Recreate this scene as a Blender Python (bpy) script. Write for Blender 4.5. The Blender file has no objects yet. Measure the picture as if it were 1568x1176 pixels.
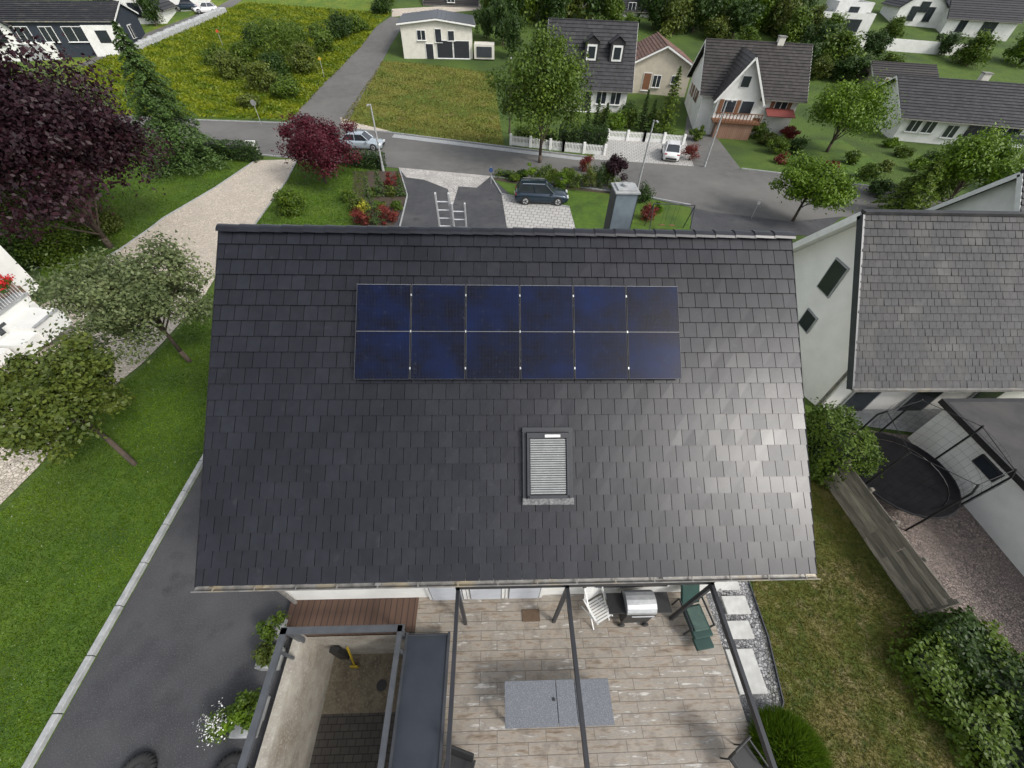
import bpy, math, numpy as np, random
from mathutils import Matrix, Vector
rng=np.random.default_rng(7); random.seed(7)
SC=bpy.context.scene; COL=SC.collection
# ------------------------------------------------------------------ camera / survey helpers
F=617.0; TH=math.radians(47.19); ZC=15.0
RM=np.array(Matrix.Rotation(math.radians(-3.23),3,'Z')@Matrix.Rotation(math.pi/2-TH,3,'X')@Matrix.Rotation(math.radians(2.27),3,'Z'))
TY=[-900,9,14,20,26,30,58,75,100,130,200,400,900]
TZ=[4.1,4.1,2.6,1.0,0.2,0,0,1.6,5,9,15,34,45]
def terr(y): return float(np.interp(y,TY,TZ))
def ray(px,py): return RM@np.array([(px-784)/F,-(py-588)/F,-1.0])
TT=np.concatenate([np.linspace(4,120,12000),np.linspace(120,600,8000)])
def G(px,py,dz=0.0):
    d=ray(px,py); y=TT*d[1]; z=ZC+TT*d[2]
    h=z-(np.interp(y,TY,TZ)+dz); i=int(np.argmax(h<0))
    if h[i]>=0: i=len(TT)-1
    t=TT[i]; return Vector((t*d[0],t*d[1],float(np.interp(t*d[1],TY,TZ))))
def P(px,py,z):
    d=ray(px,py); t=(z-ZC)/d[2]; return Vector((t*d[0],t*d[1],z))
def depth(p): 
    v=RM.T@(np.array(p)-np.array([0,0,ZC])); return -v[2]
def kh(p): return depth(p)/F
def kv(p):
    v=RM.T@(np.array(p)-np.array([0,0,ZC])); return depth(p)/F/(math.cos(TH)+(v[1]/-v[2])*math.sin(TH))
# ------------------------------------------------------------------ materials
MC={}
def _new(name):
    m=bpy.data.materials.new(name); m.use_nodes=True; nt=m.node_tree; b=nt.nodes['Principled BSDF']; return m,nt,b
def c4(c): return (c[0],c[1],c[2],1)
def mixc(nt,fac,a,b,mode='MIX'):
    n=nt.nodes.new('ShaderNodeMix'); n.data_type='RGBA'; n.blend_type=mode
    for s,v in ((n.inputs[0],fac),(n.inputs[6],a),(n.inputs[7],b)):
        if isinstance(v,bpy.types.NodeSocket): nt.links.new(v,s)
        else: s.default_value=v if not isinstance(v,tuple) else c4(v)
    return n.outputs[2]
def noise(nt,co,scale,detail=5,rough=.6,lo=.35,hi=.65,dist=0):
    n=nt.nodes.new('ShaderNodeTexNoise'); n.inputs['Scale'].default_value=scale; n.inputs['Detail'].default_value=detail
    n.inputs['Roughness'].default_value=rough; n.inputs['Distortion'].default_value=dist
    nt.links.new(co,n.inputs['Vector'])
    r=nt.nodes.new('ShaderNodeMapRange'); r.inputs[1].default_value=lo; r.inputs[2].default_value=hi
    nt.links.new(n.outputs[0],r.inputs[0]); return r.outputs[0], n.outputs[0]
def coords(nt,sc=(1,1,1)):
    t=nt.nodes.new('ShaderNodeTexCoord'); m=nt.nodes.new('ShaderNodeMapping'); m.inputs['Scale'].default_value=sc
    nt.links.new(t.outputs['Object'],m.inputs[0]); return m.outputs[0]
def bump(nt,b,h,strength,dist=.02):
    n=nt.nodes.new('ShaderNodeBump'); n.inputs['Strength'].default_value=strength; n.inputs['Distance'].default_value=dist
    nt.links.new(h,n.inputs['Height']); nt.links.new(n.outputs[0],b.inputs['Normal'])
def M(name,c1,c2=None,scale=6,rough=.75,bmp=0,bscale=None,big=None,fine=None,metal=0,rnd=0,stretch=(1,1,1),spec=.5,coat=0,bd=.02,rrough=0):
    if name in MC: return MC[name]
    m,nt,b=_new(name); co=coords(nt,stretch)
    b.inputs['Roughness'].default_value=rough; b.inputs['Metallic'].default_value=metal
    b.inputs['Specular IOR Level'].default_value=spec; b.inputs['Coat Weight'].default_value=coat
    out=None
    if c2 is None: c2=tuple(x*.8 for x in c1)
    f,raw=noise(nt,co,scale); out=mixc(nt,f,c1,c2)
    if big:
        for (s,c3,lo,hi) in (big if isinstance(big,list) else [big]):
            f2,_=noise(nt,co,s,3,.5,lo,hi); out=mixc(nt,f2,out,c3)
    if fine:
        s,c3,lo,hi=fine; f3,_=noise(nt,co,s,2,.6,lo,hi); out=mixc(nt,f3,out,c3)
    if rnd:
        a=nt.nodes.new('ShaderNodeAttribute'); a.attribute_name='rnd'
        r=nt.nodes.new('ShaderNodeMapRange'); r.inputs[3].default_value=1-rnd; r.inputs[4].default_value=1+rnd
        nt.links.new(a.outputs['Fac'],r.inputs[0])
        v=nt.nodes.new('ShaderNodeVectorMath'); v.operation='SCALE'; nt.links.new(out,v.inputs[0]); nt.links.new(r.outputs[0],v.inputs['Scale']); out=v.outputs[0]
        if rrough:
            r2=nt.nodes.new('ShaderNodeMapRange'); r2.inputs[3].default_value=rough-rrough; r2.inputs[4].default_value=rough+rrough
            nt.links.new(a.outputs['Fac'],r2.inputs[0]); nt.links.new(r2.outputs[0],b.inputs['Roughness'])
    nt.links.new(out,b.inputs['Base Color'])
    if bmp:
        _,h=noise(nt,co,bscale or scale*3,4); bump(nt,b,h,bmp,bd)
    MC[name]=m; return m
def leafmat(name,dark,light,trans=.25):
    if name in MC: return MC[name]
    m,nt,b=_new(name); a=nt.nodes.new('ShaderNodeAttribute'); a.attribute_name='rnd'
    col=mixc(nt,a.outputs['Fac'],dark,light); nt.links.new(col,b.inputs['Base Color'])
    b.inputs['Roughness'].default_value=.5; b.inputs['Specular IOR Level'].default_value=.3
    tr=nt.nodes.new('ShaderNodeBsdfTranslucent'); nt.links.new(col,tr.inputs[0])
    ms=nt.nodes.new('ShaderNodeMixShader'); ms.inputs[0].default_value=trans
    nt.links.new(b.outputs[0],ms.inputs[1]); nt.links.new(tr.outputs[0],ms.inputs[2])
    nt.links.new(ms.outputs[0],nt.nodes['Material Output'].inputs[0]); MC[name]=m; return m
def planks(name,L,W,cols,mortar,rough=.5,rot=0,streak=(3,30),mort=.006,offset=.37,wt=(.55,.5),blot=None):
    m,nt,b=_new(name); t=nt.nodes.new('ShaderNodeTexCoord'); mp=nt.nodes.new('ShaderNodeMapping')
    mp.inputs['Rotation'].default_value=(0,0,rot); nt.links.new(t.outputs['Object'],mp.inputs[0])
    br=nt.nodes.new('ShaderNodeTexBrick'); br.inputs['Scale'].default_value=1; br.inputs['Brick Width'].default_value=L; br.inputs['Row Height'].default_value=W
    br.inputs['Mortar Size'].default_value=mort; br.inputs['Color1'].default_value=(0,0,0,1); br.inputs['Color2'].default_value=(1,1,1,1); br.inputs['Mortar'].default_value=(.5,.5,.5,1)
    br.inputs['Bias'].default_value=0; br.offset=offset; nt.links.new(mp.outputs[0],br.inputs['Vector'])
    r=nt.nodes.new('ShaderNodeValToRGB'); el=r.color_ramp.elements; el[0].color=c4(cols[0]); el[1].color=c4(cols[-1])
    for i,c in enumerate(cols[1:-1]):
        e=el.new((i+1)/(len(cols)-1)); e.color=c4(c)
    add=nt.nodes.new('ShaderNodeVectorMath'); add.operation='MULTIPLY_ADD'
    nt.links.new(br.outputs['Color'],add.inputs[0]); add.inputs[1].default_value=(7,7,7); nt.links.new(mp.outputs[0],add.inputs[2])
    m2=nt.nodes.new('ShaderNodeMapping'); m2.inputs['Scale'].default_value=(streak[0],streak[1],1); nt.links.new(add.outputs[0],m2.inputs[0])
    f,raw=noise(nt,m2.outputs[0],1,4,.65,.3,.7)
    mr=nt.nodes.new('ShaderNodeMath'); mr.operation='MULTIPLY_ADD'; mr.inputs[1].default_value=wt[0]; nt.links.new(f,mr.inputs[0])
    sc=nt.nodes.new('ShaderNodeMath'); sc.operation='MULTIPLY'; sc.inputs[1].default_value=wt[1]; nt.links.new(br.outputs['Color'],sc.inputs[0]); nt.links.new(sc.outputs[0],mr.inputs[2])
    nt.links.new(mr.outputs[0],r.inputs[0])
    col=r.outputs[0]
    if blot:
        f,_=noise(nt,mp.outputs[0],blot[0],5,.65,.50,.78); col=mixc(nt,f,col,blot[1])
    fac=nt.nodes.new('ShaderNodeMath'); fac.operation='MULTIPLY'; fac.inputs[1].default_value=.8; nt.links.new(br.outputs['Fac'],fac.inputs[0])
    out=mixc(nt,fac.outputs[0],col,mortar); nt.links.new(out,b.inputs['Base Color']); b.inputs['Roughness'].default_value=rough
    MC[name]=m; return m
def cobble(name,scale,c1,c2,gap,rough=.8,bs=.6,th=.06):
    m,nt,b=_new(name); co=coords(nt)
    v=nt.nodes.new('ShaderNodeTexVoronoi'); v.feature='DISTANCE_TO_EDGE'; v.inputs['Scale'].default_value=scale; nt.links.new(co,v.inputs['Vector'])
    v2=nt.nodes.new('ShaderNodeTexVoronoi'); v2.inputs['Scale'].default_value=scale; nt.links.new(co,v2.inputs['Vector'])
    s=nt.nodes.new('ShaderNodeSeparateColor'); nt.links.new(v2.outputs['Color'],s.inputs[0])
    base=mixc(nt,s.outputs[0],c1,c2)
    r=nt.nodes.new('ShaderNodeMapRange'); r.inputs[1].default_value=0; r.inputs[2].default_value=th; nt.links.new(v.outputs['Distance'],r.inputs[0])
    out=mixc(nt,r.outputs[0],gap,base)
    f,_=noise(nt,co,.7,4,.6,.45,.75); out=mixc(nt,f,out,tuple((a+g)/2*.9 for a,g in zip(c1,gap)))
    nt.links.new(out,b.inputs['Base Color']); b.inputs['Roughness'].default_value=rough; bump(nt,b,r.outputs[0],bs,.02)
    MC[name]=m; return m
white=M('white_render',(.74,.74,.71),(.65,.65,.62),1.5,.85,.15,60,big=(.5,(.58,.58,.54),.55,.8))
cream=M('cream_render',(.62,.60,.53),(.54,.52,.46),1.5,.85)
beige=M('beige_render',(.50,.45,.36),(.42,.38,.31),1.5,.85)
whitep=M('white_paint',(.75,.75,.73),(.66,.66,.64),4,.5)
roofm=M('anthracite_tile',(.0100,.0108,.0150),(.0150,.0158,.0210),7,.35,.3,55,big=(.9,(.0085,.009,.0130),.45,.7),fine=(4.5,(.030,.031,.037),.66,.86),rnd=.13,spec=.42,bd=.005,rrough=.04)
redge_shade=M('tile_edge_painted_shade',(.003,.003,.004),(.005,.005,.006),20,.9,spec=.2)  # near-black tile front and side faces: shadow lines between rows painted as colour
nroof=M('weathered_tile',(.028,.028,.030),(.014,.015,.017),9,.6,.3,40,big=(1.1,(.050,.049,.047),.5,.75),rnd=.28,bd=.01,spec=.35)
froof=M('dark_tile',(.020,.020,.024),(.035,.034,.035),3,.6,rnd=.3)
broof=M('brown_tile',(.024,.021,.020),(.040,.034,.031),3,.6,rnd=.3)
oroof=M('terracotta_tile',(.16,.075,.05),(.10,.055,.04),3,.7,rnd=.3)
steel=M('dark_steel',(.030,.034,.040),(.042,.046,.053),4,.4,spec=.5)
anth=M('anthracite_paint',(.015,.017,.021),(.022,.024,.029),4,.45)
alu=M('aluminium',(.55,.56,.57),(.45,.46,.47),8,.35,metal=.5)
zinc=M('zinc',(.30,.29,.27),(.17,.165,.155),6,.5,metal=.4,big=(2,(.36,.31,.22),.55,.7))
glassd=M('window_glass',(.02,.025,.03),(.03,.035,.045),1,.08,spec=.8)
black=M('black_plastic',(.012,.012,.013),(.02,.02,.02),5,.5)
mattb=M('black_net_fabric',(.006,.006,.007),(.010,.010,.011),5,.9,spec=.1)
rubber=M('rubber',(.015,.015,.015),(.02,.02,.02),5,.8)
conc=M('concrete',(.38,.36,.31),(.26,.235,.20),3,.9,.3,30,big=(.8,(.18,.15,.115),.5,.75),fine=(25,(.42,.40,.36),.5,.8))
kerbm=M('kerb_concrete',(.36,.37,.37),(.25,.26,.26),5,.85,.2,40)
asph=M('street_asphalt',(.112,.108,.101),(.084,.082,.077),1.2,.9,.3,50,big=[(.12,(.145,.139,.128),.45,.7)],fine=(30,(.16,.155,.15),.5,.8))
asphd=M('driveway_asphalt',(.050,.051,.055),(.036,.037,.041),2,.85,.5,60,big=[(.35,(.072,.072,.075),.45,.7),(1.3,(.032,.033,.036),.58,.72)],fine=(45,(.11,.11,.115),.55,.75))
lawn=M('lawn_grass',(.047,.104,.0030),(.080,.148,.0055),2.2,.9,.9,28,big=[(.5,(.036,.080,.003),.48,.66),(.22,(.095,.140,.010),.52,.75),(7,(.10,.15,.010),.58,.75)],fine=(38,(.015,.040,.002),.50,.78),bd=.05)
lawnd=M('dry_lawn_grass',(.064,.092,.006),(.118,.120,.020),2.0,.9,.9,28,big=[(.9,(.19,.155,.055),.48,.66),(3,(.21,.175,.08),.53,.68),(5,(.042,.073,.006),.52,.72)],fine=(38,(.026,.042,.004),.52,.8),bd=.05)
meadow=M('meadow_grass',(.080,.150,.005),(.145,.190,.009),.35,.95,.9,4,big=[(.09,(.055,.110,.006),.48,.62),(.6,(.18,.19,.014),.55,.75),(1.7,(.04,.08,.005),.55,.75)],fine=(7,(.028,.065,.003),.5,.8),bd=.2)
lotg=M('mown_lot_grass',(.12,.150,.012),(.165,.16,.026),.3,.95,.8,6,big=[(.15,(.080,.128,.008),.48,.62),(.7,(.20,.16,.06),.58,.75)],fine=(6,(.06,.085,.006),.5,.8),bd=.1)
yard=M('garden_grass',(.050,.095,.005),(.075,.125,.010),.6,.95,.8,8,big=[(.15,(.033,.065,.005),.45,.65)],fine=(9,(.02,.045,.004),.5,.8),bd=.15)
gravw=cobble('white_gravel',9,(.66,.59,.50),(.44,.39,.32),(.27,.23,.18),.9,.8,.12)
gravb=cobble('brown_gravel',16,(.32,.255,.22),(.16,.13,.115),(.06,.052,.046),.9,.8,.12)
gravg=cobble('grey_gravel',17,(.40,.40,.40),(.10,.10,.11),(.03,.03,.03),.9,.8,.12)
pavew=cobble('cobble_paving',4.5,(.50,.48,.45),(.38,.36,.34),(.13,.12,.11),.85,.5,.07)
paving=planks('block_paving',.5,.5,[(.42,.41,.39),(.36,.35,.33),(.46,.45,.43)],(.12,.12,.11),.85,.2,(2,2),.03,.5)
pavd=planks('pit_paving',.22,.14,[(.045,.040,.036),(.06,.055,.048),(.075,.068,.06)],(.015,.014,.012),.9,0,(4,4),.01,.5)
terrm=planks('wood_look_tiles',.98,.195,[(.115,.085,.060),(.215,.172,.128),(.30,.262,.215),(.23,.212,.185),(.54,.515,.47)],(.07,.058,.047),.45,0,(2.4,14),.006,.37,(.88,.24),(4,(.15,.128,.105)))
deckm=planks('brown_decking',4,.14,[(.06,.032,.020),(.095,.052,.034)],(.015,.010,.008),.6,math.pi/2,(1,20),.012)
barkm=M('bark',(.10,.075,.055),(.06,.045,.035),12,.95,.6,30,stretch=(1,1,.3))
soil=M('soil',(.07,.05,.035),(.04,.03,.02),6,.95,.6,20)
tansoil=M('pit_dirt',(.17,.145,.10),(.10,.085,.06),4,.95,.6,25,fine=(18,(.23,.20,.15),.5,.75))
wood=M('oiled_wood',(.20,.09,.04),(.14,.06,.03),5,.6,stretch=(1,1,5))
brick=planks('brick_wall',.22,.07,[(.20,.10,.06),(.26,.15,.10)],(.3,.28,.25),.85,0,(4,4),.01,.5)
slate=M('granite_top',(.14,.15,.17),(.09,.10,.115),60,.55,0,fine=(90,(.26,.27,.29),.5,.7))
greenp=M('green_paint',(.008,.035,.028),(.012,.045,.037),5,.45)
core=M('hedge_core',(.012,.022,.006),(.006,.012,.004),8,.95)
ladm=M('ladder_alu',(.62,.63,.64),(.5,.51,.52),8,.4,metal=.15)
# ------------------------------------------------------------------ mesh builder
class MB:
    def __init__(s): s.v=[]; s.f=[]; s.m=[]; s.r=[]
    def add(s,vs,fs,m=0,r=.5):
        b=len(s.v); s.v+= [tuple(v) for v in vs]
        for f in fs: s.f.append(tuple(b+i for i in f)); s.m.append(m); s.r.append(r)
    def box(s,c,sz,m=0,R=None,r=.5):
        x,y,z=[q/2 for q in sz]; vs=[Vector((a*x,b*y,d*z)) for d in(-1,1) for b in(-1,1) for a in(-1,1)]
        if R is not None: vs=[R@v for v in vs]
        c=Vector(c); s.add([v+c for v in vs],[(0,2,3,1),(4,5,7,6),(0,1,5,4),(2,6,7,3),(0,4,6,2),(1,3,7,5)],m,r)
    def bar(s,p0,p1,w,h,m=0):
        p0=Vector(p0);p1=Vector(p1);d=p1-p0;L=d.length;q=d.to_track_quat('X','Z').to_matrix(); s.box((p0+p1)/2,(L,w,h),m,q)
    def cyl(s,p0,p1,r0,r1=None,n=8,m=0,cap=True):
        r1=r0 if r1 is None else r1; p0=Vector(p0);p1=Vector(p1); q=(p1-p0).to_track_quat('Z','Y').to_matrix()
        vs=[]
        for p,r in((p0,r0),(p1,r1)):
            for i in range(n): a=2*math.pi*i/n; vs.append(p+q@Vector((r*math.cos(a),r*math.sin(a),0)))
        fs=[(i,(i+1)%n,n+(i+1)%n,n+i) for i in range(n)]
        if cap: fs+=[tuple(range(n-1,-1,-1)),tuple(range(n,2*n))]
        s.add(vs,fs,m)
    def prism(s,poly,z0,z1,m=0,mt=None):
        n=len(poly); A=sum(poly[i][0]*poly[(i+1)%n][1]-poly[(i+1)%n][0]*poly[i][1] for i in range(n))
        if A<0: poly=poly[::-1]
        vs=[(p[0],p[1],z0) for p in poly]+[(p[0],p[1],z1) for p in poly]
        s.add(vs,[(i,(i+1)%n,n+(i+1)%n,n+i) for i in range(n)]+[tuple(range(n-1,-1,-1))],m)
        s.add(vs,[tuple(range(n,2*n))],m if mt is None else mt)
    def obj(s,name,mats,parent=None,bevel=0,smooth=False,loc=None,rotz=0):
        me=bpy.data.meshes.new(name); me.from_pydata(s.v,[],s.f); me.update()
        for m in mats: me.materials.append(m)
        me.polygons.foreach_set('material_index',s.m)
        a=me.attributes.new('rnd','FLOAT','FACE'); a.data.foreach_set('value',s.r)
        if smooth: me.shade_smooth()
        o=bpy.data.objects.new(name,me); COL.objects.link(o)
        if parent: o.parent=parent
        if loc is not None: o.location=loc
        o.rotation_euler[2]=rotz
        if bevel: b=o.modifiers.new('bevel','BEVEL'); b.width=bevel; b.segments=1; b.limit_method='ANGLE'
        return o
def empty(name,loc=(0,0,0),rz=0):
    o=bpy.data.objects.new(name,None); COL.objects.link(o); o.location=loc; o.rotation_euler[2]=rz; return o
def quads(name,V,rnd,mat,parent=None):
    n=len(V); me=bpy.data.meshes.new(name); me.vertices.add(n*4); me.loops.add(n*4); me.polygons.add(n)
    me.vertices.foreach_set('co',V.reshape(-1).astype(np.float32)); me.loops.foreach_set('vertex_index',np.arange(n*4,dtype=np.int32))
    me.polygons.foreach_set('loop_start',np.arange(0,n*4,4,dtype=np.int32)); me.polygons.foreach_set('loop_total',np.full(n,4,dtype=np.int32))
    me.materials.append(mat); a=me.attributes.new('rnd','FLOAT','FACE'); a.data.foreach_set('value',np.clip(rnd,0,1).astype(np.float32)); me.update(calc_edges=True)
    o=bpy.data.objects.new(name,me); COL.objects.link(o)
    if parent: o.parent=parent
    return o
def norm(a): return a/np.maximum(np.linalg.norm(a,axis=1,keepdims=True),1e-6)
def leafq(pos,nrm,size,asp=.6):
    n=len(pos); r=norm(rng.normal(size=(n,3))); t=norm(np.cross(nrm,r)); b=np.cross(nrm,t)
    s=(size*(.6+.8*rng.random(n)))[:,None]
    return np.stack([pos-t*s*.5,pos-b*s*asp*.5,pos+t*s*.5,pos+b*s*asp*.5],1)
def crown_pts(c,rx,ry,rz,ncl,nl,size,fill=.5,clr=.33,low=-.5,irr=1.0):
    d=norm(rng.normal(size=(ncl,3))); d[:,2]=np.where(d[:,2]<low,-d[:,2]*.5,d[:,2]); d=norm(d); rad=fill+(1-fill)*rng.random(ncl)**.6
    ph=rng.random()*6; th=np.arctan2(d[:,1],d[:,0])
    rad*= .88+irr*(.10*np.sin(3*th+ph)+.09*np.sin(5*th+2*ph)+.14*rng.normal(size=ncl))
    cc=d*rad[:,None]*.86; cr=clr*(.5+.9*rng.random(ncl)); crnd=rng.random(ncl)
    idx=rng.integers(0,ncl,nl); o=norm(rng.normal(size=(nl,3))); q=rng.random(nl)**.4
    q=np.where(rng.random(nl)<.12,q*1.5,q)
    p=cc[idx]+o*(cr[idx]*q)[:,None]*np.array([1,1,.8])
    n=norm(o*.9+rng.normal(size=(nl,3))*.6+np.array([0,0,.45]))
    pos=np.array(c)+p*np.array([rx,ry,rz])
    return leafq(pos,n,size), .10+.42*crnd[idx]+.48*rng.random(nl), np.array(c)+cc*np.array([rx,ry,rz])
def tree(name,px,py,rpx,mat,zf=.9,trunk=1.2,nl=9000,size=.14,ncl=60,lean=(0,0),fill=.45,clr=.33,asp=1.0,irr=1.0):
    r=2.0
    for _ in range(4):
        hc=trunk+r*zf; g=G(px,py,hc); r=rpx*kh(Vector((g.x,g.y,g.z+hc)))
    e=empty(name,g)
    Q,rn,cc=crown_pts((0,0,hc),r,r*asp,r*zf,ncl,nl,size,fill,clr,-.5,irr)
    quads('foliage',Q,rn,mat,e)
    b=MB(); base=Vector((lean[0],lean[1],0)); top=Vector((0,0,hc+.25*r*zf)); tr=max(.06,.036*r)
    mid=base*.4+Vector((0,0,trunk*.9+.2))
    b.cyl(base-Vector((0,0,.1)),mid,tr*1.25,tr,8); b.cyl(mid,top,tr,tr*.35,8)
    for i in range(0,min(18,len(cc))):
        s=mid.lerp(top,random.random()*.7); b.cyl(s,Vector(cc[i]),tr*.4,tr*.08,5,0,False)
    b.obj('trunk_and_limbs',[barkm],e,smooth=True); return e
def spruce(name,px,py,hpx,rpx,mat,nl=9000,size=.16,droop=.35):
    g=G(px,py); h=hpx*kv(g); r=rpx*kh(g); e=empty(name,g)
    nb=int(46+h*9); pos=[];nr=[];rr=[]
    for i in range(nb):
        t=(i+.5)/nb; z=h*(.06+.93*t); L=r*(1-t)**.8*(.7+.5*rng.random())+.08; a=i*2.4+rng.random()
        k=max(12,int(nl*(1-t*.8)/nb)); u=rng.random(k)**.7; w=rng.normal(size=k)*.13*L
        x=u*L; zz=z-droop*x*u*.9+rng.normal(size=k)*.05*h*.25*(1-t)-.05
        pos.append(np.stack([x*math.cos(a)-w*math.sin(a),x*math.sin(a)+w*math.cos(a),zz],1))
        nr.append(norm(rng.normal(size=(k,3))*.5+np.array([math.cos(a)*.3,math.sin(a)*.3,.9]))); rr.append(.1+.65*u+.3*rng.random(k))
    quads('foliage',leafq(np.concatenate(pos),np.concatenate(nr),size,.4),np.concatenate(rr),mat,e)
    b=MB(); b.cyl((0,0,-.1),(0,0,h*.97),max(.08,h*.018),.015,8); b.obj('trunk',[barkm],e,smooth=True); return e
def blob(name,g,rx,ry,rz,mat,nl=1500,size=.09,parent=None,ncl=22,lift=.8):
    e=empty(name,g) if parent is None else parent; off=(0,0,rz*lift) if parent is None else (g[0],g[1],g[2]+rz*lift)
    Q,rn,cc=crown_pts(off,rx,ry,rz,ncl,nl,size,.55,.42,-.9); quads('foliage' if parent is None else name,Q,rn,mat,e)
    if parent is None:
        b=MB()
        for i in range(6): b.cyl((0,0,-.05),Vector(cc[i]),.03,.01,5,0,False)
        b.obj('stems',[barkm],e)
    return e
def shrub(name,px,py,rpx,mat,zf=1,**k):
    g=G(px,py); r=rpx*kh(g); return blob(name,g,r,r,r*zf,mat,**k)
def hedge(name,pts,w,h,mat,dens=220,size=.09,jit=.07):
    e=empty(name,pts[0]); o=Vector(pts[0]); b=MB(); Qs=[];Rs=[]
    for p,q in zip(pts[:-1],pts[1:]):
        p=Vector(p)-o;q=Vector(q)-o; d=(q-p); L=d.length; dn=d.normalized(); sd=Vector((-dn.y,dn.x,0)).normalized()
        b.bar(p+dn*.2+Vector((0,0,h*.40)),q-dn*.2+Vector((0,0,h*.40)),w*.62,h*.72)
        A=2*L*h+L*w+2*w*h; n=int(A*dens*1.15); u=rng.random(n)*L; k=rng.random(n)*(2*h+w)
        s=np.where(k<h,-w/2,np.where(k<h+w,k-h-w/2,w/2)); z=np.where(k<h,k,np.where(k<h+w,h,k-h-w))
        en=rng.random(n)<(2*w*h/A); ue=np.where(rng.random(n)<.5,0,L); se=rng.uniform(-w/2,w/2,n); ze=rng.uniform(0,h,n)
        u=np.where(en,ue,u); s=np.where(en,se,s); z=np.where(en,ze,z)
        lump=.5*np.sin(u*2.3+z*3)+.5*np.sin(u*5.1+s*4)
        nx=np.where(en,0,np.where(k<h,-1,np.where(k<h+w,0,1))); nz=np.where((k>=h)&(k<h+w)&~en,1,0); ne=np.where(en,np.sign(ue-.01),0)
        s=s+nx*(lump*jit+rng.normal(size=n)*jit*.6); z=z+nz*(lump*jit+rng.normal(size=n)*jit*.6); u=u+ne*rng.normal(size=n)*jit
        pos=np.array(p)[None]+u[:,None]*np.array(dn)[None]+s[:,None]*np.array(sd)[None]+z[:,None]*np.array([0,0,1])[None]
        nn=norm(nx[:,None]*np.array(sd)[None]+ne[:,None]*np.array(dn)[None]+nz[:,None]*np.array([0,0,1.])[None]+np.array([0,0,.25])+rng.normal(size=(n,3))*.5)
        Qs.append(leafq(pos,nn,size)); Rs.append(.3+.2*lump+.4*rng.random(n))
    b.obj('inner_branches',[core],e); quads('foliage',np.concatenate(Qs),np.concatenate(Rs),mat,e); return e
# ------------------------------------------------------------------ terrain
PX0,PX1,PY0,PY1=-4.38,-2.08,-6.0,2.15
def terrain():
    xs=[-900,-300,-100,-40,PX0,PX1,40,100,300,900]; ys=sorted(set([-900,-100,-30,PY0,PY1]+TY[1:]))
    b=MB(); vs=[(x,y,terr(y)) for y in ys for x in xs]; n=len(xs); fs=[]
    for j in range(len(ys)-1):
        for i in range(n-1):
            if xs[i]==PX0 and PY0<=ys[j]<PY1: continue
            fs.append((j*n+i,j*n+i+1,(j+1)*n+i+1,(j+1)*n+i))
    b.add(vs,fs); return b.obj('ground',[yard])
terrain()
import bmesh
def sheet(name,pts,dz,mat,px=True):
    W=[(G(*p) if px else Vector((p[0],p[1],0))) for p in pts]
    bm=bmesh.new(); vs=[bm.verts.new((p.x,p.y,0)) for p in W]; f=bm.faces.new(vs)
    bmesh.ops.triangulate(bm,faces=[f])
    for y in TY[1:]:
        g=list(bm.verts)+list(bm.edges)+list(bm.faces); bmesh.ops.bisect_plane(bm,geom=g,plane_co=(0,y,0),plane_no=(0,1,0))
    for v in bm.verts: v.co.z=terr(v.co.y)+dz
    bmesh.ops.recalc_face_normals(bm,faces=bm.faces)
    me=bpy.data.meshes.new(name); bm.to_mesh(me); bm.free()
    if len(me.polygons) and me.polygons[0].normal.z<0: me.flip_normals()
    me.materials.append(mat); o=bpy.data.objects.new(name,me); COL.objects.link(o); return [(p.x,p.y) for p in W]
def inside(poly,x,y):
    c=np.zeros(len(x),bool); n=len(poly)
    for i in range(n):
        x1,y1=poly[i]; x2,y2=poly[(i+1)%n]
        if y1==y2: continue
        c^=((y1>y)!=(y2>y))&(x<(x2-x1)*(y-y1)/(y2-y1)+x1)
    return c
def tufts(name,poly,n,size,mat,up=.25):
    xs=[p[0] for p in poly]; ys=[p[1] for p in poly]; x=rng.uniform(min(xs),max(xs),n*3); y=rng.uniform(min(ys),max(ys),n*3)
    k=inside(poly,x,y)
    x=x[k][:n];y=y[k][:n]; z=np.interp(y,TY,TZ)+size*.35+.01; m=len(x)
    nn=norm(rng.normal(size=(m,3))*np.array([1,1,.35])+np.array([0,0,up]))
    lum=.5+.25*np.sin(x*1.1+np.sin(y*.9)*2)+.2*np.sin(y*1.7+x*.6)
    quads(name,leafq(np.stack([x,y,z],1),nn,size,.35),lum*.6+.4*rng.random(m),mat)
sheet('meadow',[(-300,178),(285,180),(447,184),(500,125),(555,70),(578,38),(600,22),(560,-25),(-200,-25)],.02,meadow)
lot=sheet('mown_lot_grass',[(522,186),(560,132),(585,94),(640,97),(756,112),(772,223),(640,208)],.02,lotg)
road=[(-100,150),(180,172),(290,184),(440,189),(600,203),(770,224),(900,240),(1060,253),(1210,268),(1400,296),(1700,345),(1700,400),(1400,345),(1290,332),(1210,340),(1090,325),(960,296),(750,270),(590,256),(400,238),(290,222),(180,205),(-100,180)]
sheet('street',road,.03,asph)
sheet('side_street',[(440,187),(500,120),(552,72),(575,42),(598,26),(640,30),(612,48),(598,70),(575,115),(558,140),(526,196)],.025,asph)
sheet('gravel_lane',[(600,26),(780,12),(900,12),(900,4),(780,4),(600,14)],.03,gravw)
sheet('gravel_verge',[(521,180),(560,192),(600,202),(560,199),(526,196)],.045,gravw)
sheet('gravel_driveway',[(392,246),(455,244),(440,275),(390,345),(345,400),(318,445),(215,560),(120,640),(60,715),(0,775),(-120,860),(-120,500),(60,470),(150,402),(250,335),(330,288)],.02,gravw)
sheet('front_driveway',[(610,258),(752,271),(785,302),(778,360),(596,360),(624,300)],.02,asphd)
sheet('cobble_apron',[(610,257),(752,270),(730,288),(702,286),(692,320),(686,290),(650,276),(622,272)],.035,pavew)
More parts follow.
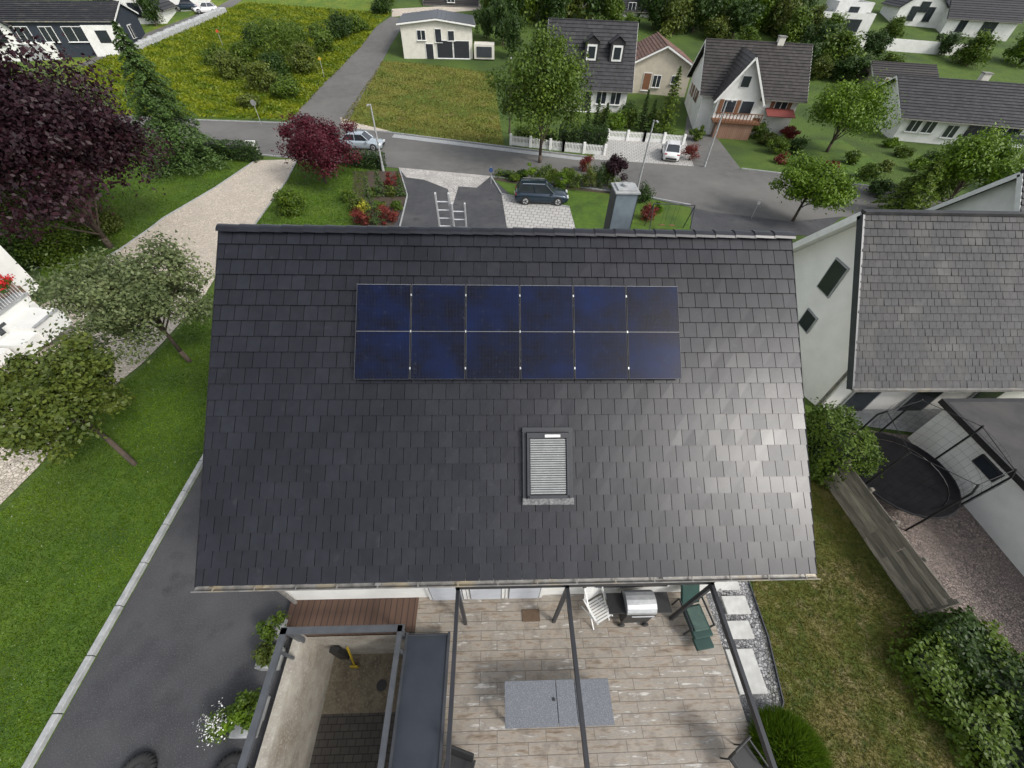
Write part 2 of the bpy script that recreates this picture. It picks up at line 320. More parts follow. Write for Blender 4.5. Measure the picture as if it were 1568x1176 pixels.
sheet('parking_paving',[(768,298),(830,306),(872,318),(884,360),(778,360)],.035,paving)
sheet('side_asphalt',[(1058,315),(1210,338),(1290,332),(1250,362),(1058,352)],.022,asphd)
sheet('neighbour_forecourt',[(905,244),(1062,255),(1050,215),(985,212),(930,210)],.035,paving)
sheet('neighbour_driveway',[(1062,254),(1048,215),(1052,178),(1082,180),(1098,212),(1135,260)],.028,asph)
sheet('hillside_road',[(120,100),(200,60),(330,12),(352,0),(372,0),(345,18),(215,72),(150,104)],.04,asph)
sheet('planting_bed',[(540,262),(612,262),(626,300),(600,352),(540,352)],.02,soil)
sheet('planting_bed',[(755,268),(960,290),(962,300),(790,282),(757,276)],.025,soil)
sheet('pavement',[(604,206),(770,227),(900,243),(900,248),(770,232),(600,211)],.05,kerbm)
def kerbline(name,pts,w=.16,h=.13):
    b=MB()
    for p,q in zip(pts[:-1],pts[1:]):
        A=G(*p);B=G(*q); n=max(1,int((B-A).length/1.0))
        for i in range(n):
            s=A.lerp(B,i/n); t=A.lerp(B,(i+.985)/n); s.z=terr(s.y)+.05; t.z=terr(t.y)+.05; b.bar(s,t,w,h)
    b.obj(name,[kerbm])
kerbline('street_kerb',[(530,197),(600,204),(770,225),(900,241)]); kerbline('street_kerb',[(1135,259),(1210,268),(1400,296)]); kerbline('street_kerb',[(290,184),(440,189)])
kerbline('street_kerb',[(400,238),(590,256)]); kerbline('street_kerb',[(752,271),(870,285),(960,297),(1058,315)]); kerbline('driveway_edging',[(612,260),(624,300),(612,350)],.1); kerbline('driveway_edging',[(752,271),(768,298),(872,318)],.1)
kerbline('path_edging',[(455,246),(440,276),(390,346)],.08,.08); kerbline('path_edging',[(392,246),(330,288),(250,335),(150,402)],.08,.08)
fl=sheet('front_lawn_grass',[(455,246),(540,254),(565,262),(560,350),(385,350),(440,276)],.012,lawn)
sheet('front_garden_lawn_grass',[(752,272),(960,298),(1058,318),(1058,360),(884,360),(872,318),(785,300)],.012,lawn)
ll=sheet('left_garden_lawn_grass',[(195,232),(385,248),(330,288),(250,335),(150,402),(60,440),(60,300)],.012,lawn)
rl=sheet('right_garden_lawn_grass',[(1190,215),(1290,215),(1345,248),(1340,285),(1280,282),(1205,262)],.012,lawn)
a=[G(*p) for p in [(318,447),(215,562),(120,642),(60,717),(0,777),(-120,862)]]
lawnL=[(-9.1,-9),(-9.1,12.5)]+[(p.x+.2,p.y) for p in a]+[(a[-1].x,-9)]
sheet('lawn_grass',lawnL,.015,lawn,False)
sheet('driveway',[(-8.85,-9),(PX0-.25,-9),(PX0-.25,3.0),(-4.7,3.0),(-4.7,12),(-8.85,12)],.012,asphd,False)
kb=MB()
y=-9.0
while y<13.5:
    kb.box((-8.95,y+.49,terr(y+.5)+.05),(.13,.975,.14)); y+=.99
kb.obj('kerb',[kerbm],bevel=.01)
lawnR=sheet('dry_lawn_grass',[(1192,1235),(1180,1090),(1172,1000),(1150,885),(1225,800),(1235,720),(1262,738),(1400,942),(1500,1000),(1640,1240)],.008,lawnd)
sheet('gravel_yard',[(1262,728),(1300,655),(1400,668),(1568,870),(1720,1020),(1720,1240),(1620,1150),(1480,940),(1402,935)],.012,gravb)
sheet('neighbour_patio',[(1240,590),(1300,650),(1440,668),(1560,600),(1400,540)],.02,kerbm)
gpts=[(6.5,4.2),(6.38,1.9),(6.15,.7),(5.8,.25)]
sheet('gravel_strip',[(5.2,4.2)]+gpts+[(5.2,.2)],.03,gravg,False)
edg=MB()
for p,q in zip(gpts[:-1],gpts[1:]): edg.bar((*p,4.14),(*q,4.14),.025,.08)
edg.obj('garden_edging',[steel])
for (x0,y0,x1,y1) in [(1098,888,1128,903),(1105,912,1142,940),(1108,950,1147,978),(1117,992,1160,1062)]:
    p=P((x0+x1)/2,(y0+y1)/2,4.2); q0=P(x0,(y0+y1)/2,4.2); q1=P(x1,(y0+y1)/2,4.2); r0=P((x0+x1)/2,y0,4.2); r1=P((x0+x1)/2,y1,4.2)
    b=MB(); b.box((0,0,0),(abs(q1.x-q0.x),abs(r0.y-r1.y),.08)); b.obj('stepping_stone',[M('pale_slab',(.50,.50,.48),(.40,.40,.38),6,.85)],loc=(p.x+.06,p.y,4.17),bevel=.01)
# ------------------------------------------------------------------ tiled roof slope
def slope(mb,o,u,v,W,L,rows,cols,th=.02,lift=.028,gap=.005,stag=True,m=0,jit=.003,mf=None):
    o=Vector(o);u=Vector(u).normalized();v=Vector(v).normalized();n=u.cross(v)
    if n.z<0:n=-n
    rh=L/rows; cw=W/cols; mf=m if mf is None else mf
    for r in range(rows):
        off=(cw/2 if (stag and r%2) else 0)
        edges=[0]+[off+cw*i for i in range(0 if off else 1,cols+1) if 0<off+cw*i<W-1e-4]+[W]
        for a,b_ in zip(edges[:-1],edges[1:]):
            if b_-a<.02: continue
            j=random.uniform(-jit,jit); j2=random.uniform(-jit,jit)
            A=o+u*(a+gap/2)+v*(r*rh-.02); B=o+u*(b_-gap/2)+v*(r*rh-.02)
            C=o+u*(b_-gap/2)+v*((r+1)*rh+.012); D=o+u*(a+gap/2)+v*((r+1)*rh+.012)
            up0=n*.004; upC=n*(lift+j); upD=n*(lift+j2)
            t=n*th
            vs=[A+up0,B+up0,C+upC,D+upD,A+up0+t,B+up0+t,C+upC+t,D+upD+t]
            flip=(B-A).cross(D-A).dot(n)>0
            fs=[(4,5,6,7),(3,2,6,7),(0,3,7,4),(2,1,5,6)]
            if not flip: fs=[f[::-1] for f in fs]
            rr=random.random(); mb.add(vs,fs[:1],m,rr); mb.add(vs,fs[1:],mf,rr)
def gable_house(name,base,rz,w,d,h,rise,wall,roof,axis='x',ov=.4,rows=14,cols=1,wins=(),chim=None,glass=glassd,frame=whitep,dormers=(),stag=False,shut=None):
    e=empty(name,base,rz); b=MB(); x,y=w/2,d/2
    if axis=='x':
        vs=[(-x,-y,-1),(x,-y,-1),(x,y,-1),(-x,y,-1),(-x,-y,h),(x,-y,h),(x,y,h),(-x,y,h),(-x,0,h+rise),(x,0,h+rise)]
        fs=[(0,1,5,4),(2,3,7,6),(3,0,4,8,7),(1,2,6,9,5)]
    else:
        vs=[(-x,-y,-1),(x,-y,-1),(x,y,-1),(-x,y,-1),(-x,-y,h),(x,-y,h),(x,y,h),(-x,y,h),(0,-y,h+rise),(0,y,h+rise)]
        fs=[(0,1,5,8,4),(2,3,7,9,6),(3,0,4,7),(1,2,6,5)]
    b.add(vs,fs); b.obj('walls',[wall],e)
    half=(y if axis=='x' else x); sl=rise/half; L=math.hypot(half+ov,sl*(half+ov)); R=MB(); ln=(w if axis=='x' else d)+2*ov
    zr=h+rise+.06
    for s in(-1,1):
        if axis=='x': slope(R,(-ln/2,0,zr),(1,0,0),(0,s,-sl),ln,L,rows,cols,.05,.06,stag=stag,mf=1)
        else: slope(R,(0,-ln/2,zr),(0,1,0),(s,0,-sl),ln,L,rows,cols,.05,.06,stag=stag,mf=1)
    if axis=='x': R.bar((-ln/2,0,zr+.07),(ln/2,0,zr+.07),.25,.1)
    else: R.bar((0,-ln/2,zr+.07),(0,ln/2,zr+.07),.25,.1)
    R.obj('roof_tiles',[roof,redge_shade],e)
    T=MB(); he=zr-sl*(half+ov)
    for s in(-1,1):
        for k in(-1,1):
            if axis=='x': T.bar((k*ln/2,0,zr-.06),(k*ln/2,s*(half+ov),he-.06),.05,.2)
            else: T.bar((0,k*ln/2,zr-.06),(s*(half+ov),k*ln/2,he-.06),.05,.2)
        if axis=='x': T.bar((-ln/2,s*(half+ov+.05),he-.02),(ln/2,s*(half+ov+.05),he-.02),.12,.12,1)
        else: T.bar((s*(half+ov+.05),-ln/2,he-.02),(s*(half+ov+.05),ln/2,he-.02),.12,.12,1)
    T.obj('fascia_and_gutters',[frame,zinc],e)
    windows(e,x,y,wins,frame,glass,shut)
    if chim:
        c=MB(); c.box((chim[0],chim[1],h+rise*.5+chim[3]/2),(chim[2],chim[2],rise+chim[3])); c.box((chim[0],chim[1],h+rise+chim[3]+.02),(chim[2]+.15,chim[2]+.15,.1),1); c.obj('chimney',[cream,zinc],e)
    for (dx,dw,dh) in dormers:
        D=MB(); yy=-half*.62; z0=h+rise*(1-.62)
        D.box((dx,yy+.6,z0+dh/2-.2),(dw,1.6,dh),0); D.box((dx,yy-.22,z0+dh*.42),(dw*.72,.06,dh*.75),1); D.box((dx,yy-.25,z0+dh*.42),(dw*.5,.06,dh*.55),2)
        for s in(-1,1):
            D.add([(dx,yy-.45,z0+dh+.45),(dx,yy+2.2,z0+dh+.45),(dx+s*(dw/2+.25),yy+2.2,z0+dh-.3),(dx+s*(dw/2+.25),yy-.45,z0+dh-.3)],[(0,1,2,3)],3)
        D.add([(dx-dw/2,yy-.2,z0+dh-.2),(dx+dw/2,yy-.2,z0+dh-.2),(dx,yy-.2,z0+dh+.3)],[(0,1,2)],0)
        D.obj('dormer',[froof,whitep,glassd,roof],e)
    return e
def windows(e,x,y,wins,frame,glass,shut=None):
    fr=MB()
    for wn in wins:
        side,u,z,ww,hh=wn[:5]; t=wn[5] if len(wn)>5 else 'w'
        m={'w':1,'d':2,'g':3,'s':4}[t]
        def bx(dd,w2,h2,mm,th,du=0):
            if side=='f': fr.box((u+du,-y-dd,z),(w2,th,h2),mm)
            if side=='b': fr.box((u+du,y+dd,z),(w2,th,h2),mm)
            if side=='l': fr.box((-x-dd,u+du,z),(th,w2,h2),mm)
            if side=='r': fr.box((x+dd,u+du,z),(th,w2,h2),mm)
        bx(.03,ww+.16,hh+.16,0,.08); bx(.055,ww,hh,m,.08)
        if t=='w' and ww>.9: bx(.08,.07,hh,0,.06)
        if t=='w' and shut and hh<1.7:
            for s in(-1,1): bx(.07,.42,hh,5,.05,s*(ww/2+.32))
        if side in'f' : fr.box((u,-y-.12,z-hh/2-.1),(ww+.3,.24,.05),0)
    if wins: fr.obj('windows_and_doors',[frame,glass,wood,anth,steel,shut or white],e)
def flat_house(name,base,rz,w,d,h,wall,wins=(),parapet=.3,roof=kerbm,frame=anth):
    e=empty(name,base,rz); b=MB(); b.box((0,0,h/2-.5),(w,d,h+1),0)
    for s in(-1,1):
        b.box((0,s*(d/2-.1),h+parapet/2),(w,.2,parapet),0); b.box((s*(w/2-.1),0,h+parapet/2),(.2,d-.4,parapet),0)
    b.box((0,0,h+.02),(w-.4,d-.4,.05),1); b.obj('walls',[wall,roof],e); windows(e,w/2,d/2,wins,frame,glassd); return e
# ------------------------------------------------------------------ MAIN HOUSE
XL,XR,YR=-5.18,5.82,7.43; ZR=ZC-3.67; PT=math.radians(37.3); LS=6.41
cs,sn=math.cos(PT),math.sin(PT); YE=YR-LS*cs; ZE=ZR-LS*sn; YF=YR+LS*cs
H=empty('tiled_roof_house')
def RP(u,v,n=0): return Vector((XL+u,YR-v*cs-n*sn,ZR-v*sn+n*cs))
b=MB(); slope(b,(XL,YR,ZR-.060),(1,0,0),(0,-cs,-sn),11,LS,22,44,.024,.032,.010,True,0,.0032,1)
b.obj('roof_tiles_south',[roofm,redge_shade],H,bevel=.003)
b=MB(); slope(b,(XL,YR,ZR-.060),(1,0,0),(0,cs,-sn),11,LS,22,44,.024,.032,.010,True,0,.0032,1); b.obj('roof_tiles_north',[roofm,redge_shade],H)
b=MB()
for i in range(28):
    x0=XL-.02+i*11.04/28; rr=random.random()
    n=6; vs=[]
    for xx,dz in((x0,.016),(x0+11.04/28+.03,0)):
        for k in range(n+1):
            a=math.radians(-62+124*k/n); vs.append((xx,YR+.15*math.sin(a),ZR-.10+.12*math.cos(a)+dz))
    b.add(vs,[(k,k+1,n+2+k,n+1+k)[::-1] for k in range(n)],0,rr)
b.obj('ridge_tiles',[roofm],H)
b=MB()
gx0,gx1,gy0,gy1=XL+.35,XR-.35,YE+.55,YF-.5
def roofz(y): return ZR-.20-abs(y-YR)*sn/cs
b.add([(gx0,gy0,3.9),(gx1,gy0,3.9),(gx1,gy1,-.5),(gx0,gy1,-.5),(gx0,gy0,roofz(gy0)),(gx1,gy0,roofz(gy0)),(gx1,gy1,roofz(gy1)),(gx0,gy1,roofz(gy1)),(gx0,YR,roofz(YR)),(gx1,YR,roofz(YR))],
 [(0,1,5,4),(2,3,7,6),(3,0,4,8,7),(1,2,6,9,5)]); b.obj('walls',[white],H)
b=MB()
for xx in(XL-.012,XR+.012):
    for s in(-1,1): b.bar((xx,YR,ZR-.12),(xx,YR+s*LS*cs,ZE-.12),.018,.17)
for s in(-1,1):
    b.add([(XL+.02,YR,ZR-.16),(XR-.02,YR,ZR-.16),(XR-.02,YR+s*LS*cs,ZE-.16),(XL+.02,YR+s*LS*cs,ZE-.16)],[(0,1,2,3)],1)
b.obj('verge_and_soffit',[M('verge_tile',(.012,.012,.015),(.018,.018,.02),5,.8,spec=.2),whitep],H)
b=MB()
for yy in(YE-.06,YF+.06):
    n=8; vs=[]
    for xx in(XL-.05,XR+.05):
        for k in range(n+1): a=math.pi+math.pi*k/n; vs.append((xx,yy+.06*math.cos(a),ZE-.07+.06*math.sin(a)))
    b.add(vs,[(k,k+1,n+2+k,n+1+k) for k in range(n)],0)
    b.bar((XL-.05,yy-.06,ZE-.065),(XR+.05,yy-.06,ZE-.065),.016,.016,0)
for i in range(16): b.box((XL+.3+i*.7,YE-.06,ZE-.06),(.02,.13,.012),0)
for xx in(1.2,3.1,8.2): b.box((XL+xx,YE-.06,ZE-.045),(.09,.05,.03),0)
b.cyl((XL+.25,YE-.07,ZE-.1),(XL+.3,gy0-.08,ZE-.5),.04,.04,8); b.cyl((XL+.4,gy0-.06,ZE-.5),(XL+.4,gy0-.06,4.1),.04,.04,8)
b.obj('gutters',[zinc],H)
def panelmat():
    m,nt,bb=_new('solar_cells'); co=coords(nt)
    br=nt.nodes.new('ShaderNodeTexBrick'); br.offset=0; br.inputs['Scale'].default_value=1; br.inputs['Brick Width'].default_value=.161; br.inputs['Row Height'].default_value=.083; br.inputs['Mortar Size'].default_value=.0018
    nt.links.new(co,br.inputs['Vector']); br.inputs['Color1'].default_value=(.0015,.002,.007,1); br.inputs['Color2'].default_value=(.002,.0035,.013,1); br.inputs['Mortar'].default_value=(.010,.011,.016,1)
    w=nt.nodes.new('ShaderNodeTexWave'); w.wave_type='BANDS'; w.bands_direction='X'; w.inputs['Scale'].default_value=12; nt.links.new(co,w.inputs['Vector'])
    rr=nt.nodes.new('ShaderNodeMapRange'); rr.inputs[1].default_value=.84; rr.inputs[2].default_value=1; rr.inputs[4].default_value=.8; nt.links.new(w.outputs[0],rr.inputs[0])
    o1=mixc(nt,rr.outputs[0],br.outputs['Color'],(.018,.020,.034))
    t=nt.nodes.new('ShaderNodeTexCoord'); oi=nt.nodes.new('ShaderNodeObjectInfo'); ad=nt.nodes.new('ShaderNodeVectorMath'); ad.operation='ADD'; cb=nt.nodes.new('ShaderNodeCombineXYZ'); ml=nt.nodes.new('ShaderNodeMath'); ml.operation='MULTIPLY'; ml.inputs[1].default_value=40
    nt.links.new(oi.outputs['Random'],ml.inputs[0]); nt.links.new(ml.outputs[0],cb.inputs[0]); nt.links.new(t.outputs['Object'],ad.inputs[0]); nt.links.new(cb.outputs[0],ad.inputs[1]); co2=ad.outputs[0]
    f,_=noise(nt,co2,.9,4,.6,.43,.72); o2=mixc(nt,f,o1,(.003,.010,.048))
    f,_=noise(nt,co2,7,8,.8,.58,.78); o3=mixc(nt,f,o2,(.030,.037,.056))
    nt.links.new(o3,bb.inputs['Base Color']); bb.inputs['Roughness'].default_value=.15; bb.inputs['Specular IOR Level'].default_value=.22; return m
pm=panelmat(); SP=empty('solar_panel_array'); fe=M('panel_frame_edge',(.09,.093,.10),(.06,.063,.068),5,.4); fl2=M('panel_busbar_line',(.22,.225,.235),(.17,.175,.18),5,.4)
for i in range(6):
    e=MB(); w_,l_=.985,1.76
    e.box((0,0,0),(w_,l_,.035),1)
    e.box((0,l_/4+.002,.004),(w_-.022,l_/2-.014,.035),0); e.box((0,-l_/4-.002,.004),(w_-.022,l_/2-.014,.035),0)
    for s in(-1,1): e.box((s*(w_/2-.003),0,.006),(.004,l_,.034),3); 
    e.box((0,l_/2-.003,.006),(w_,.006,.034),2); e.box((0,-l_/2+.003,.006),(w_,.004,.034),3)
    e.box((0,0,.0065),(w_-.03,.006,.0335),2)
    if i: 
        for yy in(l_/2-.2,0,-l_/2+.2): e.box((-w_/2-.007,yy,.026),(.022,.04,.010),4)
    o=e.obj('solar_panel',[pm,black,fl2,fe,alu],SP); o.location=RP(2.615+.5+i*1.0,1.13+.89,.11); o.rotation_euler=(PT,0,0)
e=MB()
for v in(1.5,2.55):
    A=RP(2.6,v,.055);B=RP(8.62,v,.055); e.bar(A,B,.04,.04)
e.obj('mounting_rails',[alu],SP)
SK=empty('roof_window'); e=MB(); sw,sl=.76,1.16
for s in(-1,1): e.box((s*(sw/2-.025),0,.02),(.05,sl,.1),0)
e.box((0,sl/2-.05,.02),(sw,.1,.11),0); e.box((0,-sl/2+.03,.02),(sw,.06,.1),0)
nl=24
for k in range(nl):
    yy=-sl/2+.09+k*(sl-.22)/(nl-1); e.box((0,yy,.03),(sw-.12,(sl-.22)/nl*.72,.03),1)
e.box((0,0,.01),(sw-.1,sl-.1,.03),2)
for s in(-1,1): e.box((s*(sw/2+.04),0,-.02),(.07,sl+.08,.05),3)
e.box((0,-sl/2-.06,-.012),(sw+.16,.12,.05),4); e.box((0,sl/2+.05,-.018),(sw+.16,.09,.05),3); e.box((.08,sl/2-.06,.085),(.28,.05,.02),5)
o=e.obj('frame_and_shutter',[anth,M('shutter_alu',(.27,.28,.28),(.22,.23,.23),8,.45),black,anth,M('lead_flashing',(.20,.20,.20),(.05,.05,.055),30,.6),whitep],SK,bevel=.004); o.location=RP(6.10,4.45,.09); o.rotation_euler=(PT,0,0)
cp=P(957,292,ZR+.22); C=MB(); C.box((0,0,-1.0),(.46,.46,2.1),0); C.box((0,0,.065),(.53,.53,.04),1); C.box((0,0,.10),(.4,.4,.04),1); C.cyl((0,0,.12),(0,0,.17),.09,.09,12,1)
for s in(-1,1): C.box((s*.235,0,-1),(.01,.48,2.1),2)
C.obj('chimney',[M('chimney_cladding',(.17,.21,.235),(.12,.15,.175),3,.5,metal=.1),kerbm,steel],H,loc=(cp.x,max(cp.y,YR+.5),ZR+.20),bevel=.006)
for (px,top) in((676,297),(702,308)):
    g=P(px,top,9.9 if px<690 else 9.6); e=empty('extension_ladder',(g.x,YF+1.6,1.9)); L=MB(); y0=.0; y1=-1.5
    zz=g.z-1.9
    for s in(-1,1): L.bar((s*.2,y0,0),(s*.2,y1,zz),.045,.08)
    n=int(zz/.28)
    for i in range(1,n): t=i/n; L.cyl((-.2,y0+(y1-y0)*t,zz*t),(.2,y0+(y1-y0)*t,zz*t),.02,.02,6)
    L.obj('rails_and_rungs',[ladm],e)
wy=gy0
W=MB()
def pane(x0,x1,z0,z1,m): 
    W.box(((x0+x1)/2,wy-.03,(z0+z1)/2),(x1-x0,.08,z1-z0),0); W.box(((x0+x1)/2,wy-.06,(z0+z1)/2),(x1-x0-.14,.06,z1-z0-.14),m)
for x0,x1 in((-1.6,-.72),(-.70,.18),(.20,1.08)): pane(x0,x1,4.32,6.5,1)
pane(1.9,4.0,5.0,6.5,1)
for x0 in(-1.16,-.26,.64):
    for k in range(26): W.box((x0,wy-.1,4.45+k*.078),(.70,.012,.05),2)
W.obj('patio_doors',[whitep,glassd,M('shutter_slats',(.5,.52,.56),(.45,.47,.5),5,.5)],H)
# ------------------------------------------------------------------ TERRACE and pit
T=MB(); T.prism([(PX1+.2,-7),(5.15,-7),(5.15,2.9),(PX1+.2,2.9)],3.6,4.3,1,0); T.obj('terrace',[terrm,kerbm])
D=MB(); D.prism([(-4.9,2.16),(-1.88,2.16),(-1.88,3.0),(-4.9,3.0)],4.12,4.305,0); D.obj('timber_deck',[deckm])
WPT=empty('concrete_ramp_pit'); b=MB()
b.box(((PX0-.1),-1.92,3.1),(.2,8.15,2.5),0); b.box(((PX1+.095),-1.92,3.05),(.2,8.15,2.4),0); b.box(((PX0+PX1)/2,PY1+.1,3.0),(PX1-PX0+.4,.2,2.2),0)
b.obj('retaining_walls',[conc],WPT)
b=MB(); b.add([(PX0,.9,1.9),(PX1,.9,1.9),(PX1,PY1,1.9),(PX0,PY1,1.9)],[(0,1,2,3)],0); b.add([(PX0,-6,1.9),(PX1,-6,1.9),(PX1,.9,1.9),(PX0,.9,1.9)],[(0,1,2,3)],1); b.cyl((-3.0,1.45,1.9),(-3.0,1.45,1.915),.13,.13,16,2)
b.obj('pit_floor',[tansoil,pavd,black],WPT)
b=MB(); b.box((-4.0,PY1-.10,2.7),(.22,.12,1.0)); b.bar((-3.76,PY1-.3,1.92),(-3.72,PY1-.05,3.1),.035,.035,1); b.box((-3.76,PY1-.3,2.0),(.2,.03,.22),1); b.obj('garden_shovel',[black,M('yellow_plastic',(.5,.36,.02),rough=.5)])
RL=empty('steel_guard_rail'); b=MB(); zr=5.2
b.box((PX0-.06,-1.9,zr),(.13,8.0,.08)); b.box(((PX0+PX1)/2,PY1-.1,zr),(PX1-PX0+.25,.13,.08)); b.box((PX1+.04,-1.9,zr),(.10,8.0,.08))
yv=-5.5
while yv<2.2:
    for xx in(PX0-.06,PX1+.04): b.box((xx,yv,4.72),(.05,.05,.95))
    yv+=2.4
for xx in(PX0+.0,PX1): b.box((xx,PY1-.1,4.72),(.09,.09,.95))
b.obj('rails_and_posts',[M('grey_steel',(.06,.066,.074),(.08,.086,.095),4,.4)],RL)
b=MB(); b.box((-1.52,-1.95,4.62),(.90,8.0,.05),0)
for s in(-1,1): b.box((-1.52+s*.46,-1.95,4.64),(.05,8.05,.1),1)
for k in range(4): b.box((-1.52,2.02-k*2.6,4.655),(.9,.03,.02),1)
for s in(-1,1):
    for yy in(-5,-1,1.9): b.box((-1.52+s*.44,yy,4.45),(.05,.05,.3),1)
b.obj('metal_canopy_panel',[M('blue_grey_panel',(.025,.030,.040),(.033,.039,.050),2,.28,spec=.5),steel])
PG=empty('pergola'); b=MB(); zb=6.8
for xx in(-.73,1.33,4.12): b.box((xx,-1.9,zb),(.065,8.6,.12)); b.box((xx,2.30,5.5),(.07,.07,2.5)); b.box((xx,2.55,zb),(.07,.5,.12))
b.box((1.7,2.38,zb+.02),(4.95,.08,.14)); b.box((1.7,-6.1,zb+.02),(4.95,.08,.14))
for xx in(-.73,4.12): b.box((xx,-6.0,5.5),(.09,.09,2.5))
b.obj('beams_and_posts',[anth],PG)
tz=5.05; p0=P(772,1043,tz);p1=P(942,1110,tz); TB=empty('garden_table'); b=MB(); x0,x1=p0.x,p1.x; y1,y0=p0.y,p1.y
xs=[x0,x0+(x1-x0)*.49,x0+(x1-x0)*.67,x1]
for i in range(3): b.box(((xs[i]+xs[i+1])/2,(y0+y1)/2,tz-.015),(xs[i+1]-xs[i]-.012,y1-y0,.03),0)
b.box(((x0+x1)/2,(y0+y1)/2,tz-.05),(x1-x0-.1,y1-y0-.1,.04),1); b.cyl((x0+(x1-x0)*.46,(y0+y1)/2+.05,tz),(x0+(x1-x0)*.46,(y0+y1)/2+.05,tz+.02),.03,.03,10,1)
for xx in(x0+.1,x1-.1):
    for yy in(y0+.1,y1-.1): b.box((xx,yy,4.67),(.06,.06,.72),1)
b.obj('top_and_legs',[slate,anth],TB,bevel=.004)
g=P(915,935,4.6); CH=empty('slatted_folding_chair',(g.x,g.y,4.3),math.radians(25)); b=MB()
for k in range(8): b.box((0,-.22+k*.06,.44),(.44,.04,.018))
for k in range(9): b.box((0,.27+k*.018,.50+k*.055),(.44,.018,.038))
for s in(-1,1):
    b.bar((s*.22,-.25,0),(s*.22,.42,1.0),.025,.03); b.bar((s*.2,.28,0),(s*.2,-.25,.46),.025,.03); b.bar((s*.25,-.2,.62),(s*.25,.3,.64),.05,.02)
b.obj('slats_and_frame',[whitep],CH)
g=P(972,918,4.9); BQ=empty('gas_barbecue',(g.x,2.45,4.3)); b=MB()
b.box((0,0,.45),(.62,.5,.6),0); b.box((0,0,.8),(.66,.52,.12),0); 
n=8; vs=[]
for xx in(-.33,.33):
    for k in range(n+1): a=math.pi*k/n; vs.append((xx,.25*math.cos(a),.86+.2*math.sin(a)))
b.add(vs,[(k,k+1,n+2+k,n+1+k)[::-1] for k in range(n)]+[tuple(range(n+1)),tuple(range(2*n+1,n,-1))],1)
for s in(-1,1): b.box((s*.52,0,.82),(.36,.42,.04),0); b.cyl((s*.28,-.3,.08),(s*.28,-.25,.08),.08,.08,12,0)
b.cyl((-.25,-.3,.93),(.25,-.3,.93),.015,.015,8,1); b.obj('body_lid_and_shelves',[black,alu],BQ,bevel=.008)
g=P(1062,945,4.6); RC=empty('green_garden_recliner',(g.x,g.y+.05,4.3),math.radians(8)); b=MB()
b.box((0,-.15,.36),(.46,.66,.10),0); b.bar((0,.22,.4),(0,.55,.85),.45,.08,0); b.box((0,-.55,.22),(.42,.26,.07),0)
for s in(-1,1): b.box((s*.27,0,.55),(.05,.66,.04),1); b.bar((s*.27,-.3,0),(s*.27,-.3,.55),.04,.04,1); b.bar((s*.27,.33,0),(s*.27,.33,.55),.04,.04,1)
b.box((0,-.1,.43),(.36,.5,.05),2); b.obj('seat_back_and_arms',[greenp,anth,M('sage_cushion',(.05,.09,.075),(.035,.065,.055),8,.8)],RC,bevel=.02)
g=P(813,942,4.32); b=MB(); b.box((0,0,0),(.42,.26,.02)); b.obj('doormat',[M('coir',(.12,.08,.05),(.08,.055,.035),40,.95)],loc=(g.x,g.y,4.312),bevel=.004)
for (px,py,rz) in((1140,1168,.5),(702,1182,-.3)):
    g=P(px,py,4.7); E=empty('black_garden_chair',(g.x,g.y,4.3),rz); b=MB(); b.box((0,0,.44),(.46,.44,.05)); b.bar((0,.2,.46),(0,.3,.9),.44,.04)
    for sx in(-1,1):
        for sy in(-1,1): b.bar((sx*.2,sy*.19,0),(sx*.2,sy*.17,.43),.03,.03)
        b.bar((sx*.25,-.2,.63),(sx*.25,.24,.66),.04,.03); b.bar((sx*.25,-.2,.44),(sx*.25,-.2,.63),.03,.03)
    b.obj('seat_back_legs',[black],E,bevel=.01)
# ------------------------------------------------------------------ RIGHT NEIGHBOUR
N=empty('white_gable_house'); Xg=11.0; rY,rZ=11.7,9.9; eY,eZ=8.1,6.05; Lr=math.hypot(rY-eY,rZ-eZ); sl2=(rZ-eZ)/(rY-eY); fY=rY+(rY-eY)
b=MB(); slope(b,(Xg,rY,rZ),(1,0,0),(0,-(rY-eY),-(rZ-eZ)),11,Lr,23,48,.024,.038,.010,True,0,.008,1); b.obj('roof_tiles_south',[nroof,redge_shade],N)
b=MB(); slope(b,(Xg,rY,rZ),(1,0,0),(0,(rY-eY),-(rZ-eZ)),11,Lr,25,20,.016,.02,.006,True); b.bar((Xg,rY,rZ+.03),(Xg+11,rY,rZ+.03),.2,.08); b.obj('roof_tiles_north',[nroof],N)
b=MB(); wx0,wx1,wy0,wy1=Xg+.5,Xg+10.6,eY+.7,fY-.5
def rz2(y): return rZ-.12-abs(y-rY)*sl2
b.add([(wx0,wy0,3.8),(wx1,wy0,3.8),(wx1,wy1,1),(wx0,wy1,1),(wx0,wy0,rz2(wy0)),(wx1,wy0,rz2(wy0)),(wx1,wy1,rz2(wy1)),(wx0,wy1,rz2(wy1)),(wx0,rY,rz2(rY)),(wx1,rY,rz2(rY))],[(0,1,5,4),(2,3,7,6),(3,0,4,8,7),(1,2,6,9,5)])
b.obj('walls',[M('bright_white_render',(.82,.81,.77),(.75,.74,.70),1.5,.85,.15,60)],N)
b=MB()
for s,yy in((-1,eY),(1,fY)):
    b.bar((Xg,rY,rZ-.08),(Xg,yy,eZ-.08),.06,.22,(2 if s<0 else 0)); b.add([(Xg+.04,rY,rZ-.10),(Xg+11,rY,rZ-.10),(Xg+11,yy,eZ-.10),(Xg+.04,yy,eZ-.10)],[(0,1,2,3)])
b.bar((Xg,eY-.06,eZ-.03),(Xg+11,eY-.06,eZ-.03),.12,.1,1)
b.obj('bargeboards_soffit_gutter',[whitep,zinc,steel],N)
b=MB()
